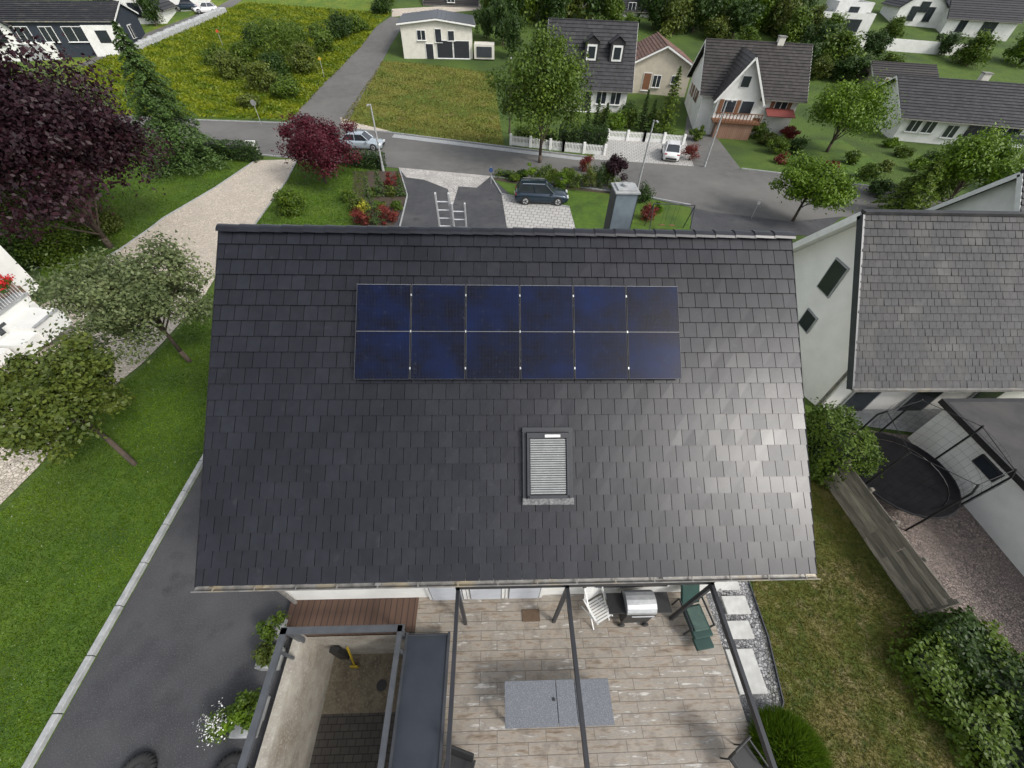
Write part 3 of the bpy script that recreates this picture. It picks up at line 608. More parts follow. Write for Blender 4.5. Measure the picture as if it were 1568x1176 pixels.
for (yy,zz,ww,hh) in((11.7,7.65,.62,1.05),(11.5,5.97,.55,.6)):
    b.box((wx0-.02,yy,zz),(.06,ww+.10,hh+.10),1); b.box((wx0-.04,yy,zz),(.06,ww,hh),0)
b.cyl((wx0-.06,wy0+.1,3.9),(wx0-.06,wy0+.1,eZ+.3),.045,.045,8,2)
for k in range(3):
    xx=Xg+1.6+k*2.2; b.box((xx,wy0-.03,5.0),(1.0,.06,1.9),1); b.box((xx,wy0-.05,5.0),(.85,.06,1.75),0)
b.obj('windows_and_downpipe',[glassd,kerbm,zinc],N)
gerr=leafmat('geranium_red',(.35,.01,.01),(.6,.03,.03),.1); gleaf=leafmat('leaf_garden',(.02,.055,.01),(.07,.15,.02))
for (px,py) in((1275,603),(1322,615),(1360,608),(1290,598)):
    g=G(px,py); E=empty('geranium_pot',g); b=MB(); b.cyl((0,0,0),(0,0,.3),.14,.19,12); b.obj('pot',[oroof],E)
    blob('foliage',(0,0,.3),.28,.28,.2,gleaf,500,.06,E); blob('blossom',(0,0,.42),.25,.25,.14,gerr,220,.06,E)
gable_house('white_neighbour_wing',(29.2,18.0,terr(18)),0,12,6,4.2,3.2,white,nroof,'x',.4,18,1,[])
gz=5.85; A=P(1440,612,gz); B=P(1568,742,gz); d=(B-A).normalized(); nrm=Vector((-d.y,d.x,0)); 
if nrm.x<0: nrm=-nrm
B2=A+d*8.5; poly=[A,B2,B2+nrm*5,A+nrm*5]
GR=empty('neighbour_garage',(0,0,0)); b=MB(); c=sum(poly,Vector())/4; ins=[c+(p-c)*.95 for p in poly]
b.prism([(p.x,p.y) for p in ins],3.9,gz-.12,0); b.obj('walls',[white],GR)
b=MB(); b.prism([(p.x,p.y) for p in poly],gz-.12,gz+.06,0); ins2=[c+(p-c)*.965 for p in poly]; b.prism([(p.x,p.y) for p in ins2],gz+.06,gz+.065,1); b.obj('flat_roof',[black,M('roof_felt',(.035,.035,.036),(.05,.049,.048),3,.8,.3,40,big=(.5,(.075,.07,.065),.5,.75))],GR)
m0=ins[0].lerp(ins[1],.24); b=MB(); ang=math.atan2(d.y,d.x); b.box((0,0,0),(.7,.12,.36)); b.box((0,-.02,0),(.58,.14,.26),1); b.obj('window',[anth,glassd],GR,loc=(m0.x,m0.y,5.4),rotz=ang)
f0=G(1260,737); f1=G(1402,942); fd=(f1-f0); FE=empty('weathered_board_fence',f0,math.atan2(fd.y,fd.x)); b=MB(); L=fd.length
for r in range(7):
    x=0
    while x<L-.05:
        w=min(random.choice([1.8,2.4]),L-x); b.box((x+w/2,random.uniform(-.008,.008),.09+r*.165),(w-.012,.035,.155),0,Matrix.Rotation(random.uniform(-.004,.004),3,'Y'),random.random()); x+=w
x=0
while x<=L+.01: b.box((x,.06,.6),(.09,.09,1.25),0,None,.3); x+=L/4
b.obj('boards_and_posts',[M('weathered_board',(.25,.225,.185),(.12,.108,.09),2.5,.9,.3,20,stretch=(1,6,9),rnd=.45)],FE,bevel=.006)
g=G(1352,742); TR=empty('trampoline',g); b=MB(); n=28; R0=1.42
ring=[Vector((R0*math.cos(2*math.pi*i/n),R0*math.sin(2*math.pi*i/n),.75)) for i in range(n)]
for i in range(n): b.cyl(ring[i],ring[(i+1)%n],.03,.03,6,1,False)
b.add([(v.x*.82,v.y*.82,.74) for v in ring],[tuple(range(n))],0)
for i in range(n):
    j=(i+1)%n; b.add([(ring[i].x,ring[i].y,.775),(ring[j].x,ring[j].y,.775),(ring[j].x*.82,ring[j].y*.82,.765),(ring[i].x*.82,ring[i].y*.82,.765)],[(0,1,2,3)],2)
for k in range(6):
    a=2*math.pi*k/6+.3; p=Vector((1.48*math.cos(a),1.48*math.sin(a),0)); b.cyl(p,p+Vector((0,0,2.2)),.025,.025,6,1); b.cyl(p+Vector((0,0,2.2)),p*.93+Vector((0,0,2.45)),.025,.025,6,1)
    a2=a+math.pi/3; q=Vector((1.48*math.cos(a2),1.48*math.sin(a2),0)); b.cyl(p*.93+Vector((0,0,2.42)),q*.93+Vector((0,0,2.42)),.010,.010,5,1)
for k in range(48):
    a=2*math.pi*k/48; p=Vector((1.36*math.cos(a),1.36*math.sin(a),.78)); b.cyl(p,p+Vector((0,0,1.62)),.0025,.0025,3,0,False)
for zz in np.linspace(.95,2.4,6):
    for i in range(n):
        p,q=ring[i]*.96,ring[(i+1)%n]*.96; b.cyl((p.x,p.y,zz),(q.x,q.y,zz),.0022,.0022,3,0,False)
b.obj('frame_mat_and_net',[mattb,M('black_tube',(.010,.010,.011),(.014,.014,.015),5,.6,spec=.3),mattb],TR)
# ------------------------------------------------------------------ LEFT HOUSE with geranium balcony
LH=empty('white_balcony_house'); q=G(70,545); bx,by=q.x-.5,q.y-.4; bz=terr(by); b=MB()
b.box((bx-8.4,by+3.4,bz+.9),(8,5.6,3.2),0); b.obj('walls',[white],LH)
b=MB(); b.box((bx-2.9,by+1.7,bz+.45),(3.4,2.6,1.3),0); b.box((bx-.55,by+1.9,bz+.3),(1.3,1.4,.8),0); b.box((bx-.5,by+.8,bz+.2),(1.1,.8,.5),0); b.box((bx-1.4,by-.1,bz+.2),(2.0,.7,.5),0); b.box((bx-2.9,by+1.7,bz+1.14),(3.5,2.7,.08),1); b.box((bx-1.19,by+1.2,bz+.65),(.03,.5,.35),2); b.box((bx+.1,by+1.9,bz+.72),(.1,1.4,.06),1); b.obj('balcony_base_and_steps',[white,kerbm,glassd],LH)
b=MB()
for i in range(20): b.cyl((bx-1.25,by+.45+i*.13,bz+1.18),(bx-1.25,by+.45+i*.13,bz+2.0),.015,.015,5)
b.box((bx-1.25,by+1.7,bz+2.02),(.05,2.6,.05)); b.box((bx-2.9,by+.42,bz+2.02),(3.3,.05,.05))
for i in range(24): b.cyl((bx-4.5+i*.14,by+.42,bz+1.18),(bx-4.5+i*.14,by+.42,bz+2.0),.015,.015,5)
for i in range(6): b.box((bx-1.9-i*.32,by+3.0+i*.12,bz+.8+i*.17),(.34,.9,.9+i*.34),1)
b.obj('balcony_railing_and_brick_steps',[whitep,brick],LH)
for i in range(5): blob('foliage',(bx-1.1,by+.6+i*.5,bz+1.78),.40,.32,.22,gleaf,420,.08,LH,10); blob('blossom',(bx-1.08,by+.6+i*.5,bz+1.92),.42,.34,.20,gerr,420,.08,LH,16)
for i in range(6): blob('foliage',(bx-1.7-i*.5,by+.35,bz+1.78),.36,.3,.22,gleaf,420,.08,LH,10); blob('blossom',(bx-1.7-i*.5,by+.33,bz+1.92),.38,.34,.20,gerr,420,.08,LH,16)
b=MB(); b.box((bx-7.6,by+3.6,bz+2.62),(5.6,6.0,.2)); b.obj('eaves',[whitep],LH)
# ------------------------------------------------------------------ FAR HOUSES
def far(px,py): 
    g=G(px,py); return g,kh(g),kv(g)
g,k,v=far(668,90); w=104*k; hh=56*v
gable_house('modern_white_house',g+Vector((0,6,0)),math.radians(4),w,12,hh*.9,hh*.13,cream,steel,'y',.5,8,1,
 [('f',-w*.22,hh*.62,1.2,1.1),('f',.2,hh*.62,.9,1.5),('f',w*.2,hh*.62,.9,1.1),('f',-w*.12,hh*.18,1.1,2.0,'g'),('f',w*.10,1.2,2.4,2.1,'g'),('f',w*.34,1.2,2.4,2.1,'g'),('r',-2,hh*.6,2.5,1.2),('l',0,hh*.6,1.5,1.2)],frame=whitep)
b=MB(); gg=G(742,88); b.box((0,0,.9),(3.2,3,1.8)); b.box((0,-1.55,.9),(2.4,.1,1.3),1); b.obj('garden_shed',[cream,steel],loc=gg)
g,k,v=far(912,172); w=118*k; 
gable_house('grey_roof_house',g+Vector((-1,5,0)),math.radians(-5),w,10,40*v,5.6,white,froof,'x',.5,18,30,
 [('f',-3,1.6,1.2,1.2),('f',w*.18,1.7,1.2,1.3),('f',w*.36,1.7,1.2,1.3),('r',0,1.7,1.2,1.3),('f',0,1.2,1.1,2.1,'g')],dormers=[(w*.0,1.7,2.1),(w*.31,1.7,2.1)],stag=True)
g,k,v=far(1012,142); w=84*k
gable_house('beige_gable_house',g+Vector((0,5,0)),math.radians(-9),w,12,44*v,1.9,beige,oroof,'y',.5,12,24,[('f',-w*.22,1.4,1.0,1.9,'d'),('f',-w*.05,1.5,1.0,1.3),('f',w*.25,1.8,.8,.8)],stag=True)
g,k,v=far(1130,206); w=135*k; hh=58*v
e=gable_house('cross_gable_house',g+Vector((1,5.2,0)),math.radians(-10),w,9.5,hh,4.0,white,broof,'x',.6,18,34,
 [('f',w*.33,hh*.7,1.3,1.2),('f',w*.12,hh*.3,1.2,1.0,'d'),('f',-w*.3,hh*.3,1.4,1.2,'d'),('l',-1,hh*.7,1,1.2),('l',2,hh*.7,1,1.2)],chim=(w*.22,0,.7,.7),stag=True,shut=wood)
cg=MB(); x0=-w*.16; ww=w*.42; y0=-4.75-1.6; cg.add([(x0-ww/2,y0,-1),(x0+ww/2,y0,-1),(x0+ww/2,y0,hh),(x0-ww/2,y0,hh),(x0,y0,hh+3.5),(x0-ww/2,-2,-1),(x0+ww/2,-2,-1),(x0+ww/2,-2,hh),(x0-ww/2,-2,hh)],[(0,1,2,4,3),(5,0,3,8),(1,6,7,2)],0)
for (u,z,a_,b_) in((x0-.9,hh*.72,1.3,1.3),(x0+1.1,hh*.72,1.3,1.3),(x0,hh+1.3,.9,1.0)):
    cg.box((u,y0-.03,z),(a_+.15,.08,b_+.15),1); cg.box((u,y0-.06,z),(a_,.08,b_),2)
for s in(-1,1): cg.box((x0-.9+s*.95,y0-.06,hh*.72),(.45,.06,1.4),3)
cg.box((x0+.2,y0-.7,hh*.42),(ww*1.15,1.4,.15),3)
for i in range(14): cg.box((x0+.2-ww*.55+i*ww*1.1/13,y0-1.4,hh*.42+.5),(.10,.04,.85),3)
cg.box((x0+.2,y0-1.4,hh*.42+.95),(ww*1.15,.08,.08),3)
cg.box((x0+.2,y0-.6,hh*.2),(ww*.9,1.1,hh*.4),4)
cg.obj('gable_bay',[white,whitep,glassd,wood,brick],e)
r=MB()
for s in(-1,1): slope(r,(x0,y0-.6,hh+3.62),(0,1,0),(s,0,-3.5/(ww/2)),6.4,math.hypot(ww/2+.5,3.5/(ww/2)*(ww/2+.5)),14,12,.05,.06)
for s in(-1,1): r.bar((x0,y0-.62,hh+3.5),(x0+s*(ww/2+.5),y0-.62,hh+3.5-3.5/(ww/2)*(ww/2+.5)),.05,.2,1)
r.obj('bay_roof',[broof,whitep],e)
aw=MB(); aw.box((w*.33,-5.6,hh*.62),(3.2,1.6,.06),0,Matrix.Rotation(math.radians(18),3,'X'))
aw.obj('awning',[M('red_canvas',(.22,.05,.04),rough=.8)],e)
g,k,v=far(1470,226); w=175*k; hh=40*v
pe=gable_house('white_low_house',g+Vector((1,6,0)),math.radians(-14),w,11,hh,2.6,white,froof,'x',.9,14,34,
 [('f',-w*.4,hh*.6,1.2,1.2),('f',-w*.28,hh*.6,1.2,1.2),('f',-w*.1,hh*.5,1.2,1.2),('f',w*.1,hh*.45,2.6,2,'g'),('f',w*.3,hh*.6,3,1.6),('l',0,hh*.6,1.2,1.2)],chim=(w*.15,1,.8,.8),stag=True)
b=MB(); b.box((w*.25,-6.3,hh*.35),(w*.4,1.4,.18)); b.box((w*.25,-7,hh*.35+.5),(w*.4,.06,.9),1); b.obj('balcony_slab',[whitep,steel],pe)
g,k,v=far(1385,150); gable_house('dark_roof_garage',g+Vector((0,4,0)),math.radians(-12),80*k,8,20*v,1.8,beige,broof,'x',.6,10,1,[('f',-2,1.2,2.4,2,'d'),('f',2,1.2,2.4,2,'g')])
g,k,v=far(1290,54); flat_house('white_cube_house',g+Vector((0,5,0)),math.radians(-12),84*k,9,30*v,white,[('f',-3,30*v*.5,1.5,1.6),('f',2,30*v*.5,2.6,1.6),('l',0,2,1.4,1.4)])
g2=g+Vector((3,7,0)); flat_house('white_cube_house',g2,math.radians(-12),50*k,7,44*v,white,[('f',0,44*v*.75,1.6,1.2)])
g,k,v=far(1410,42); gable_house('white_dark_roof_house',g+Vector((0,5,0)),math.radians(-15),62*k,9,30*v,3.2,white,froof,'y',.4,10,1,[('f',-1.5,2,1.2,2),('f',1.5,2,1.2,2),('f',0,30*v,1.5,1.4)],frame=anth)
g,k,v=far(1510,62); gable_house('white_dark_roof_house',g+Vector((0,6,0)),math.radians(-20),90*k,9,30*v,3.4,white,froof,'x',.4,12,1,[('f',-3,2,1.2,2),('f',1.5,2,2.2,2),('l',0,3,1.5,1.4)],frame=anth)
hw=MB(); hw.bar(G(1290,72)+Vector((0,0,.8)),G(1470,86)+Vector((0,0,.8)),.3,1.8); hw.obj('white_garden_wall',[white])
g,k,v=far(95,92); W_=150*k; Hh=56*v; e=gable_house('navy_and_white_house',g+Vector((0,6,0)),math.radians(14),W_,10,Hh,1.6,M('navy_render',(.016,.024,.036),(.022,.030,.043),2,.7),nroof,'x',.3,10,1,[('f',-W_*.1,Hh*.66,1.5,1.6),('f',W_*.12,Hh*.66,2.4,1.6),('f',-W_*.3,Hh*.66,1.5,1.6),('r',0,Hh*.6,1.5,1.5)])
b=MB(); b.box((-W_*.3,-5.25,Hh*.2),(W_*.38,.6,Hh*.5)); b.box((W_*.36,-4.4,Hh*.42),(W_*.3,1.8,Hh*.95)); b.box((W_*.36,-5.33,Hh*.6),(1.5,.06,1.4),1); b.box((-W_*.3,-5.58,Hh*.18),(2.6,.06,2.1),2); b.obj('white_front_volumes',[white,glassd,kerbm],e)
g,k,v=far(-5,102); gable_house('white_gable_house',g+Vector((-2,6,0)),math.radians(15),80*k,9,60*v,3,white,froof,'y',.4,10,1,[('f',2,3,1.5,1.6),('f',2,60*v*.8,1.5,1.4)],frame=anth)
g,k,v=far(205,40); gable_house('white_gable_house',g+Vector((0,5,0)),math.radians(12),70*k,8,26*v,3,white,froof,'y',.4,10,1,[('f',0,2,1.5,1.6),('f',-2.5,2,1,1.4),('f',0,26*v,1.2,1.2)],frame=anth)
g,k,v=far(262,20); flat_house('white_cube_house',g+Vector((0,5,0)),math.radians(10),70*k,8,22*v,white,[('f',-2,2,1.4,1.4),('f',2,2,1.4,1.4)])
g,k,v=far(965,26); gable_house('grey_roof_bungalow',g+Vector((0,4,0)),0,60*k,8,10*v,2.4,white,nroof,'x',.4,10,1,[('f',0,1.5,1.4,1.2)])
g,k,v=far(690,14); gable_house('brown_roof_bungalow',g+Vector((0,6,0)),0,80*k,8,6*v,2.4,cream,broof,'x',.4,10,1,[('f',0,1.5,1.4,1.2)])
# ------------------------------------------------------------------ street furniture
def lamp(bpx,tpx,name='street_lamp',mat=None):
    g=G(*bpx); h=math.hypot(tpx[0]-bpx[0],tpx[1]-bpx[1])*kv(g)*.83; E=empty(name,g); b=MB(); b.cyl((0,0,-.1),(0,0,h),.10,.06,10); b.cyl((0,0,h-.1),(0,-.7,h+.1),.035,.03,8); b.box((0,-.85,h+.11),(.14,.4,.08),1); b.cyl((0,0,-.05),(0,0,.5),.14,.13,10)
    b.obj('pole_arm_and_head',[mat or kerbm,kerbm],E); return E
lamp((587,262),(571,152)); lamp((1078,256),(1112,150)); lamp((974,296),(1010,182))
lamp((780,205),(778,80),'utility_pole',barkm)
def picket(name,pts,h=.95,mat=whitep):
    o=Vector(pts[0]); E=empty(name,o); b=MB()
    for p,q in zip(pts[:-1],pts[1:]):
        p=Vector(p)-o;q=Vector(q)-o;L=(q-p).length;n=max(2,int(L/.16))
        b.bar(p+Vector((0,0,.15)),q+Vector((0,0,.15)),.05,.25)
        for z in(.35,h*.85): b.bar(p+Vector((0,0,z)),q+Vector((0,0,z)),.04,.06)
        for i in range(n+1):
            c=p.lerp(q,i/n)
            if i%14==0 or i==n: b.box(c+Vector((0,0,h*.58)),(.26,.26,h*1.16))
            else: b.box(c+Vector((0,0,h*.5)),(.09,.03,h))
    b.obj('posts_and_pickets',[mat],E)
picket('white_picket_fence',[G(782,222),G(862,232),G(925,238)]); picket('white_picket_fence',[G(930,214),G(985,217),G(1045,222)])
def sign(px,py,h,col,nm='traffic_sign',r=.2):
    g=G(px,py); E=empty(nm,g); b=MB(); b.cyl((0,0,0),(0,0,h),.03,.03,8); b.cyl((0,-.04,h-.25),(0,-.07,h-.25),r,r,16,1); b.obj('post_and_disc',[alu,M(nm+'_face%d'%px,col,rough=.5)],E)
sign(400,190,2.4,(.25,.25,.25),r=.3); sign(1150,335,1.6,(.5,.5,.52),'garden_lamp',.14); sign(752,282,1.5,(.04,.08,.2)); sign(497,120,2.5,(.5,.35,.04)); sign(342,72,2.2,(.6,.08,.03))
p0=G(990,352);p1=G(1050,355); S=empty('swing_frame',p0); d=p1-p0; b=MB(); hh=2.1
for q in(Vector((0,0,0)),d):
    for s in(-1,1): b.cyl(q+Vector((0,s*.7,0)),q+Vector((0,0,hh)),.035,.035,8)
b.cyl((0,0,hh),d+Vector((0,0,hh)),.035,.035,8)
for t in(.35,.6): 
    for s in(-.15,.15): b.cyl(d*t+Vector((s,0,hh)),d*t+Vector((s,0,.5)),.008,.008,4)
    b.box(d*t+Vector((0,0,.48)),(.42,.18,.03),1)
b.obj('frame_and_seats',[steel,wood],S)
b=MB(); b.box((0,0,.6),(.9,.4,1.2)); b.box((0,-.21,.9),(.35,.03,.25),1); b.obj('mailbox_pillar',[white,alu],loc=G(390,236),bevel=.02)
# ------------------------------------------------------------------ cars
def car(name,g,yaw,L,Wd,Ht,paint,suv=False):
    E=empty(name,g,yaw); hw=Wd/2; b=MB()
    gc=.20 if suv else .15; belt=Ht*.60; hood=Ht*.56
    st=[(0,.72,gc+.12,.30*Ht+.10),(.03,.90,gc+.05,.46*Ht),(.10,.97,gc,hood*.94),(.26,1,gc,hood),(.30,1,gc,belt),(.62,1,gc,belt*1.02),(.88,.98,gc,belt*1.05),(.965,.93,gc+.05,belt*1.02),(1.0,.82,gc+.15,.45*Ht)]
    ring=[]
    for t,wf,zb,zt in st:
        x=(t-.5)*L; w=hw*wf; zm=(zb+zt)/2
        ring.append([(x,-w*.90,zb),(x,-w*.985,zb+.12),(x,-w,zm),(x,-w*.96,zt-.05),(x,-w*.86,zt),(x,0,zt+.02),(x,w*.86,zt),(x,w*.96,zt-.05),(x,w,zm),(x,w*.985,zb+.12),(x,w*.90,zb)])
    n=11; vs=[p for r in ring for p in r]; fs=[]
    for i in range(len(ring)-1):
        for k in range(n): a=i*n+k; c=i*n+(k+1)%n; fs.append((a,c,c+n,a+n))
    fs+=[tuple(range(n-1,-1,-1)),tuple(range((len(ring)-1)*n,len(ring)*n))]
    b.add(vs,[f[::-1] for f in fs]); b.obj('body',[paint],E,smooth=True)
    gls=MB(); x0,x1=(.27-.5)*L,((.97 if suv else .93)-.5)*L; r0,r1=(.43-.5)*L,((.88 if suv else .78)-.5)*L; w0,w1=hw*.90,hw*.72; z0,z1=belt-.02,Ht
    xm=(x0+x1)/2
    vs=[(x0,-w0*.92,z0-.05),(x1,-w0*.92,z0),(x1,w0*.92,z0),(x0,w0*.92,z0-.05),(r0,-w1,z1-.03),(r1,-w1,z1-.04),(r1,w1,z1-.04),(r0,w1,z1-.03),(xm,-w0,z0),(xm,w0,z0)]
    gls.add(vs,[(0,8,4),(8,1,5,4),(1,2,6,5),(2,9,7,6),(9,3,7),(3,0,4,7)],1)
    o=gls.obj('windows',[paint,glassd],E)
    rf=MB(); xs=np.linspace(r0-.03,r1+.03,6)
    rg=[[(x,-w1-.02,z1-.045),(x,-w1*.8,z1+.0+.02*math.sin((i)/5*math.pi)),(x,0,z1+.02+.02*math.sin(i/5*math.pi)),(x,w1*.8,z1+.02*math.sin(i/5*math.pi)),(x,w1+.02,z1-.045)] for i,x in enumerate(xs)]
    rf.add([p for r in rg for p in r],[(i*5+k,(i+1)*5+k,(i+1)*5+k+1,i*5+k+1) for i in range(5) for k in range(4)]); rf.obj('roof',[paint],E,smooth=True)
    pl=MB()
    for s in(-1,1):
        for a,c in(((x0,s*w0*.92,z0-.04),(r0,s*w1,z1-.03)),((x1,s*w0*.92,z0),(r1,s*w1,z1-.04)),(((x0+x1)/2,s*w0,z0),((r0+r1)/2,s*w1,z1-.03))): pl.bar(a,c,.07,.07,0)
        pl.box((x0+.25,s*(hw+.08),belt+.02),(.18,.2,.13),0)
        if suv: pl.bar((r0+.1,s*w1*.95,z1+.05),(r1-.1,s*w1*.95,z1+.05),.03,.03,1)
        pl.box((-L*.485,s*hw*.62,.42*Ht),(.14,hw*.42,.13),2); pl.box((L*.478,s*hw*.72,.52*Ht),(.10,hw*.3,.16),3)
    pl.box((-L*.495,0,.30*Ht),(.06,hw*1.1,.24),4); pl.box((L*.495,0,.26*Ht),(.06,hw*1.3,.2),4); pl.box((L*.503,0,.42*Ht),(.03,.5,.11),5)
    pl.obj('trim_lights_and_mirrors',[paint,alu,M('headlamp',(.7,.7,.72),rough=.15),M('tail_lamp',(.35,.01,.01),rough=.2),black,whitep],E,bevel=.01)
    wh=MB(); wr=.34 if suv else .31
    for t in(-.305,.30):
        for s in(-1,1):
            x=t*L; wh.cyl((x,s*(hw-.05),wr),(x,s*(hw+.005),wr),wr*1.17,wr*1.17,20,2); wh.cyl((x,s*(hw-.2),wr),(x,s*(hw+.02),wr),wr,wr,20,0); wh.cyl((x,s*(hw+.02),wr),(x,s*(hw+.03),wr),wr*.66,wr*.6,14,1)
            for q in range(5): a=q*1.2566; wh.bar((x,s*(hw+.034),wr),(x+wr*.6*math.cos(a),s*(hw+.034),wr+wr*.6*math.sin(a)),.012,.06,2)
    wh.obj('wheels',[rubber,alu,black],E); return E
blue=M('car_paint_blue',(.015,.03,.048),(.018,.034,.054),1,.22,metal=.4,coat=.6); silver=M('car_paint_silver',(.42,.48,.52),(.40,.46,.5),1,.25,metal=.4,coat=.6); cwhite=M('car_paint_white',(.72,.72,.72),(.7,.7,.7),1,.25,coat=.6)
g=G(828,308); car('parked_suv',g,math.radians(180-2),4.6,1.85,1.62,blue,True)
g=G(556,226); car('parked_sedan',g,math.radians(176),4.6,1.8,1.45,silver)
g=G(1025,240); car('parked_hatchback',g,math.radians(75+180),4.0,1.75,1.5,cwhite)
g=G(318,20); car('parked_hatchback',g,math.radians(20),4.0,1.75,1.5,cwhite)
g=G(288,16); car('parked_hatchback',g,math.radians(10),4.0,1.75,1.5,blue)
# ------------------------------------------------------------------ vegetation
L_apple=leafmat('leaf_silver_green',(.030,.056,.014),(.19,.225,.095)); L_mid=leafmat('leaf_mid_green',(.023,.055,.006),(.120,.182,.016)); L_bright=leafmat('leaf_bright_green',(.038,.088,.005),(.155,.25,.014))
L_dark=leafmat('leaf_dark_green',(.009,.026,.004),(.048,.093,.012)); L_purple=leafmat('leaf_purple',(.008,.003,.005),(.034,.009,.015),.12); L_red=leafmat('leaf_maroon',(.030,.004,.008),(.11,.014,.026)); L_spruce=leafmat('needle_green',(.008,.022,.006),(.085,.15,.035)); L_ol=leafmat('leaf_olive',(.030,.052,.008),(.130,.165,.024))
L_yel=leafmat('leaf_yellow',(.25,.25,.02),(.5,.48,.05)); L_redb=leafmat('leaf_red_bright',(.08,.015,.012),(.22,.04,.028)); L_wht=leafmat('petal_white',(.6,.6,.58),(.8,.8,.78),.1); L_grass=leafmat('grass_blade',(.022,.056,.0018),(.125,.215,.006)); L_grassd=leafmat('grass_blade_dry',(.045,.072,.005),(.24,.21,.05)); L_mead=leafmat('meadow_blade',(.045,.10,.003),(.235,.26,.010))
tree('apple_tree',220,468,98,L_apple,1.0,.45,30000,.115,95,(.15,-.05),fill=.35,clr=.25,irr=1.5)
tree('apple_tree',95,612,100,L_ol,.9,.85,30000,.115,90,(.7,-.55),fill=.35,clr=.25,irr=1.5)
tree('purple_beech_tree',55,228,132,L_purple,.9,.6,56000,.24,130,clr=.32,irr=1.3)
tree('birch_tree',120,160,50,L_apple,.95,1.2,12000,.18,60)
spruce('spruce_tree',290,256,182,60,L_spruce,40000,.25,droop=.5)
tree('purple_plum_tree',483,226,54,L_red,.85,.35,26000,.17,60,clr=.34,irr=1.3)
tree('round_headed_tree',834,142,72,L_mid,1.1,.6,34000,.24,90,clr=.31,irr=1.3)
tree('maple_tree',1245,282,54,L_bright,.75,.9,18000,.2,60,irr=1.3)
spruce('conifer_tree',1372,335,85,48,L_mid,12000,.26)
tree('maple_tree',1300,170,58,L_bright,.8,.7,20000,.24,60,irr=1.3)
tree('maple_tree',1490,262,55,L_bright,.9,.6,16000,.22,60,irr=1.3)
spruce('cypress_tree',1015,205,95,17,L_mid,6000,.25,droop=.1)
tree('purple_plum_tree',942,258,20,L_purple,1.1,.3,4500,.15,30)
for (px,py,r,m,zf) in((447,322,20,L_mid,1),(20,300,60,L_dark,.9),(60,352,58,L_mid,.8),(110,300,45,L_dark,.8),(165,345,32,L_ol,.7),(35,392,50,L_dark,.7),(100,385,42,L_mid,.7),(0,340,50,L_ol,.8),(140,410,26,L_mid,.6)):
    shrub('garden_shrub',px,py+r*.3,r,m,zf,nl=7000,size=.15,ncl=44)
for (px,py,r,m) in((556,345,17,L_redb),(548,322,14,L_ol),(560,325,12,L_yel),(593,338,17,L_redb),(608,322,11,L_mid),(602,285,14,L_redb),(598,300,11,L_ol),(536,308,12,L_mid),(582,322,11,L_mid),(570,300,10,L_ol)):
    shrub('flowering_shrub',px,py,r,m,.8,nl=1900,size=.11,ncl=16)
for (px,py,h,r) in((575,345,70,13),(583,300,40,10),(615,300,38,7)): spruce('dwarf_conifer',px,py,h,r,L_spruce,2500,.13,droop=.1)
for (px,py,r,m,zf) in((815,278,13,L_bright,1),(836,282,15,L_mid,1.1),(858,286,14,L_bright,1),(880,288,15,L_mid,1.1),(900,288,13,L_ol,1.5),(917,288,12,L_dark,1.6),(895,262,11,L_redb,1.1),(870,272,11,L_ol,.8),(800,275,8,L_dark,1),(940,296,10,L_mid,1),(846,275,9,L_ol,1),(990,335,13,L_redb,1),(985,310,12,L_dark,1.3),(1005,325,9,L_bright,1),(1055,245,13,L_redb,1),(930,285,12,L_mid,1.2),(788,278,8,L_mid,.8)):
    shrub('ornamental_shrub',px,py,r,m,zf,nl=2400,size=.11,ncl=20)
hedge('garden_hedge',[G(300,240),G(398,246)],1.4,1.5,L_dark,110,.15); hedge('garden_hedge',[G(530,252),G(588,258)],1.3,1.3,L_dark,110,.15)
hedge('low_hedge',[G(760,270),G(800,276)],.8,.6,L_mid,110,.13)
hedge('boundary_hedge',[G(855,226),G(925,232)],1.4,2.2,L_dark,90,.18)
hedge('boundary_hedge',[G(790,215),G(850,222)],1.2,1.3,L_mid,80,.18,.15)
for (px,py,h) in((895,218,58),(908,218,64),(921,220,60),(980,200,60),(993,203,50)): spruce('columnar_cypress',px,py,h,8,L_dark,2600,.22,droop=0)
for (px,py,r,m,zf) in((940,200,16,L_bright,1),(960,195,15,L_mid,1),(925,190,12,L_ol,1),(1160,212,14,L_mid,.9),(1185,235,16,L_mid,.9),(1215,235,14,L_dark,.9),(1205,212,12,L_redb,.8),(1172,222,13,L_ol,.8),(1065,215,10,L_mid,1),(1325,275,16,L_mid,.8),(1350,262,12,L_ol,.8),(1400,262,14,L_bright,.8),(1300,250,10,L_mid,1),(1235,300,14,L_mid,.8),(1270,262,9,L_redb,.9),(1195,250,9,L_redb,.8),(1230,255,10,L_dark,.8),(1290,285,12,L_dark,.8),(1340,300,16,L_dark,.9),(1380,300,16,L_ol,.9),(960,180,14,L_dark,1),(1000,185,12,L_ol,.8),(1380,240,14,L_mid,.8),(1420,255,16,L_dark,.8),(1360,225,10,L_bright,.8)):
    shrub('garden_shrub',px,py,r,m,zf,nl=2200,size=.18,ncl=22)
hedge('side_hedge',[G(1236,665),G(1272,742)],1.1,1.5,L_mid,520,.09,.14)
g0=G(1388,985);g1=G(1560,1200); hedge('ivy_bank',[g0,g0.lerp(g1,.5)+Vector((.1,.1,0)),g1],1.5,.45,L_mid,620,.09,.16); hedge('ivy_bank',[g0+Vector((.75,.35,0)),g1+Vector((1.0,.5,0))],1.1,.65,L_dark,620,.09,.18); hedge('ivy_bank',[g0+Vector((1.3,.1,0)),g1+Vector((1.7,.7,0))],.9,.45,L_mid,520,.09,.18)
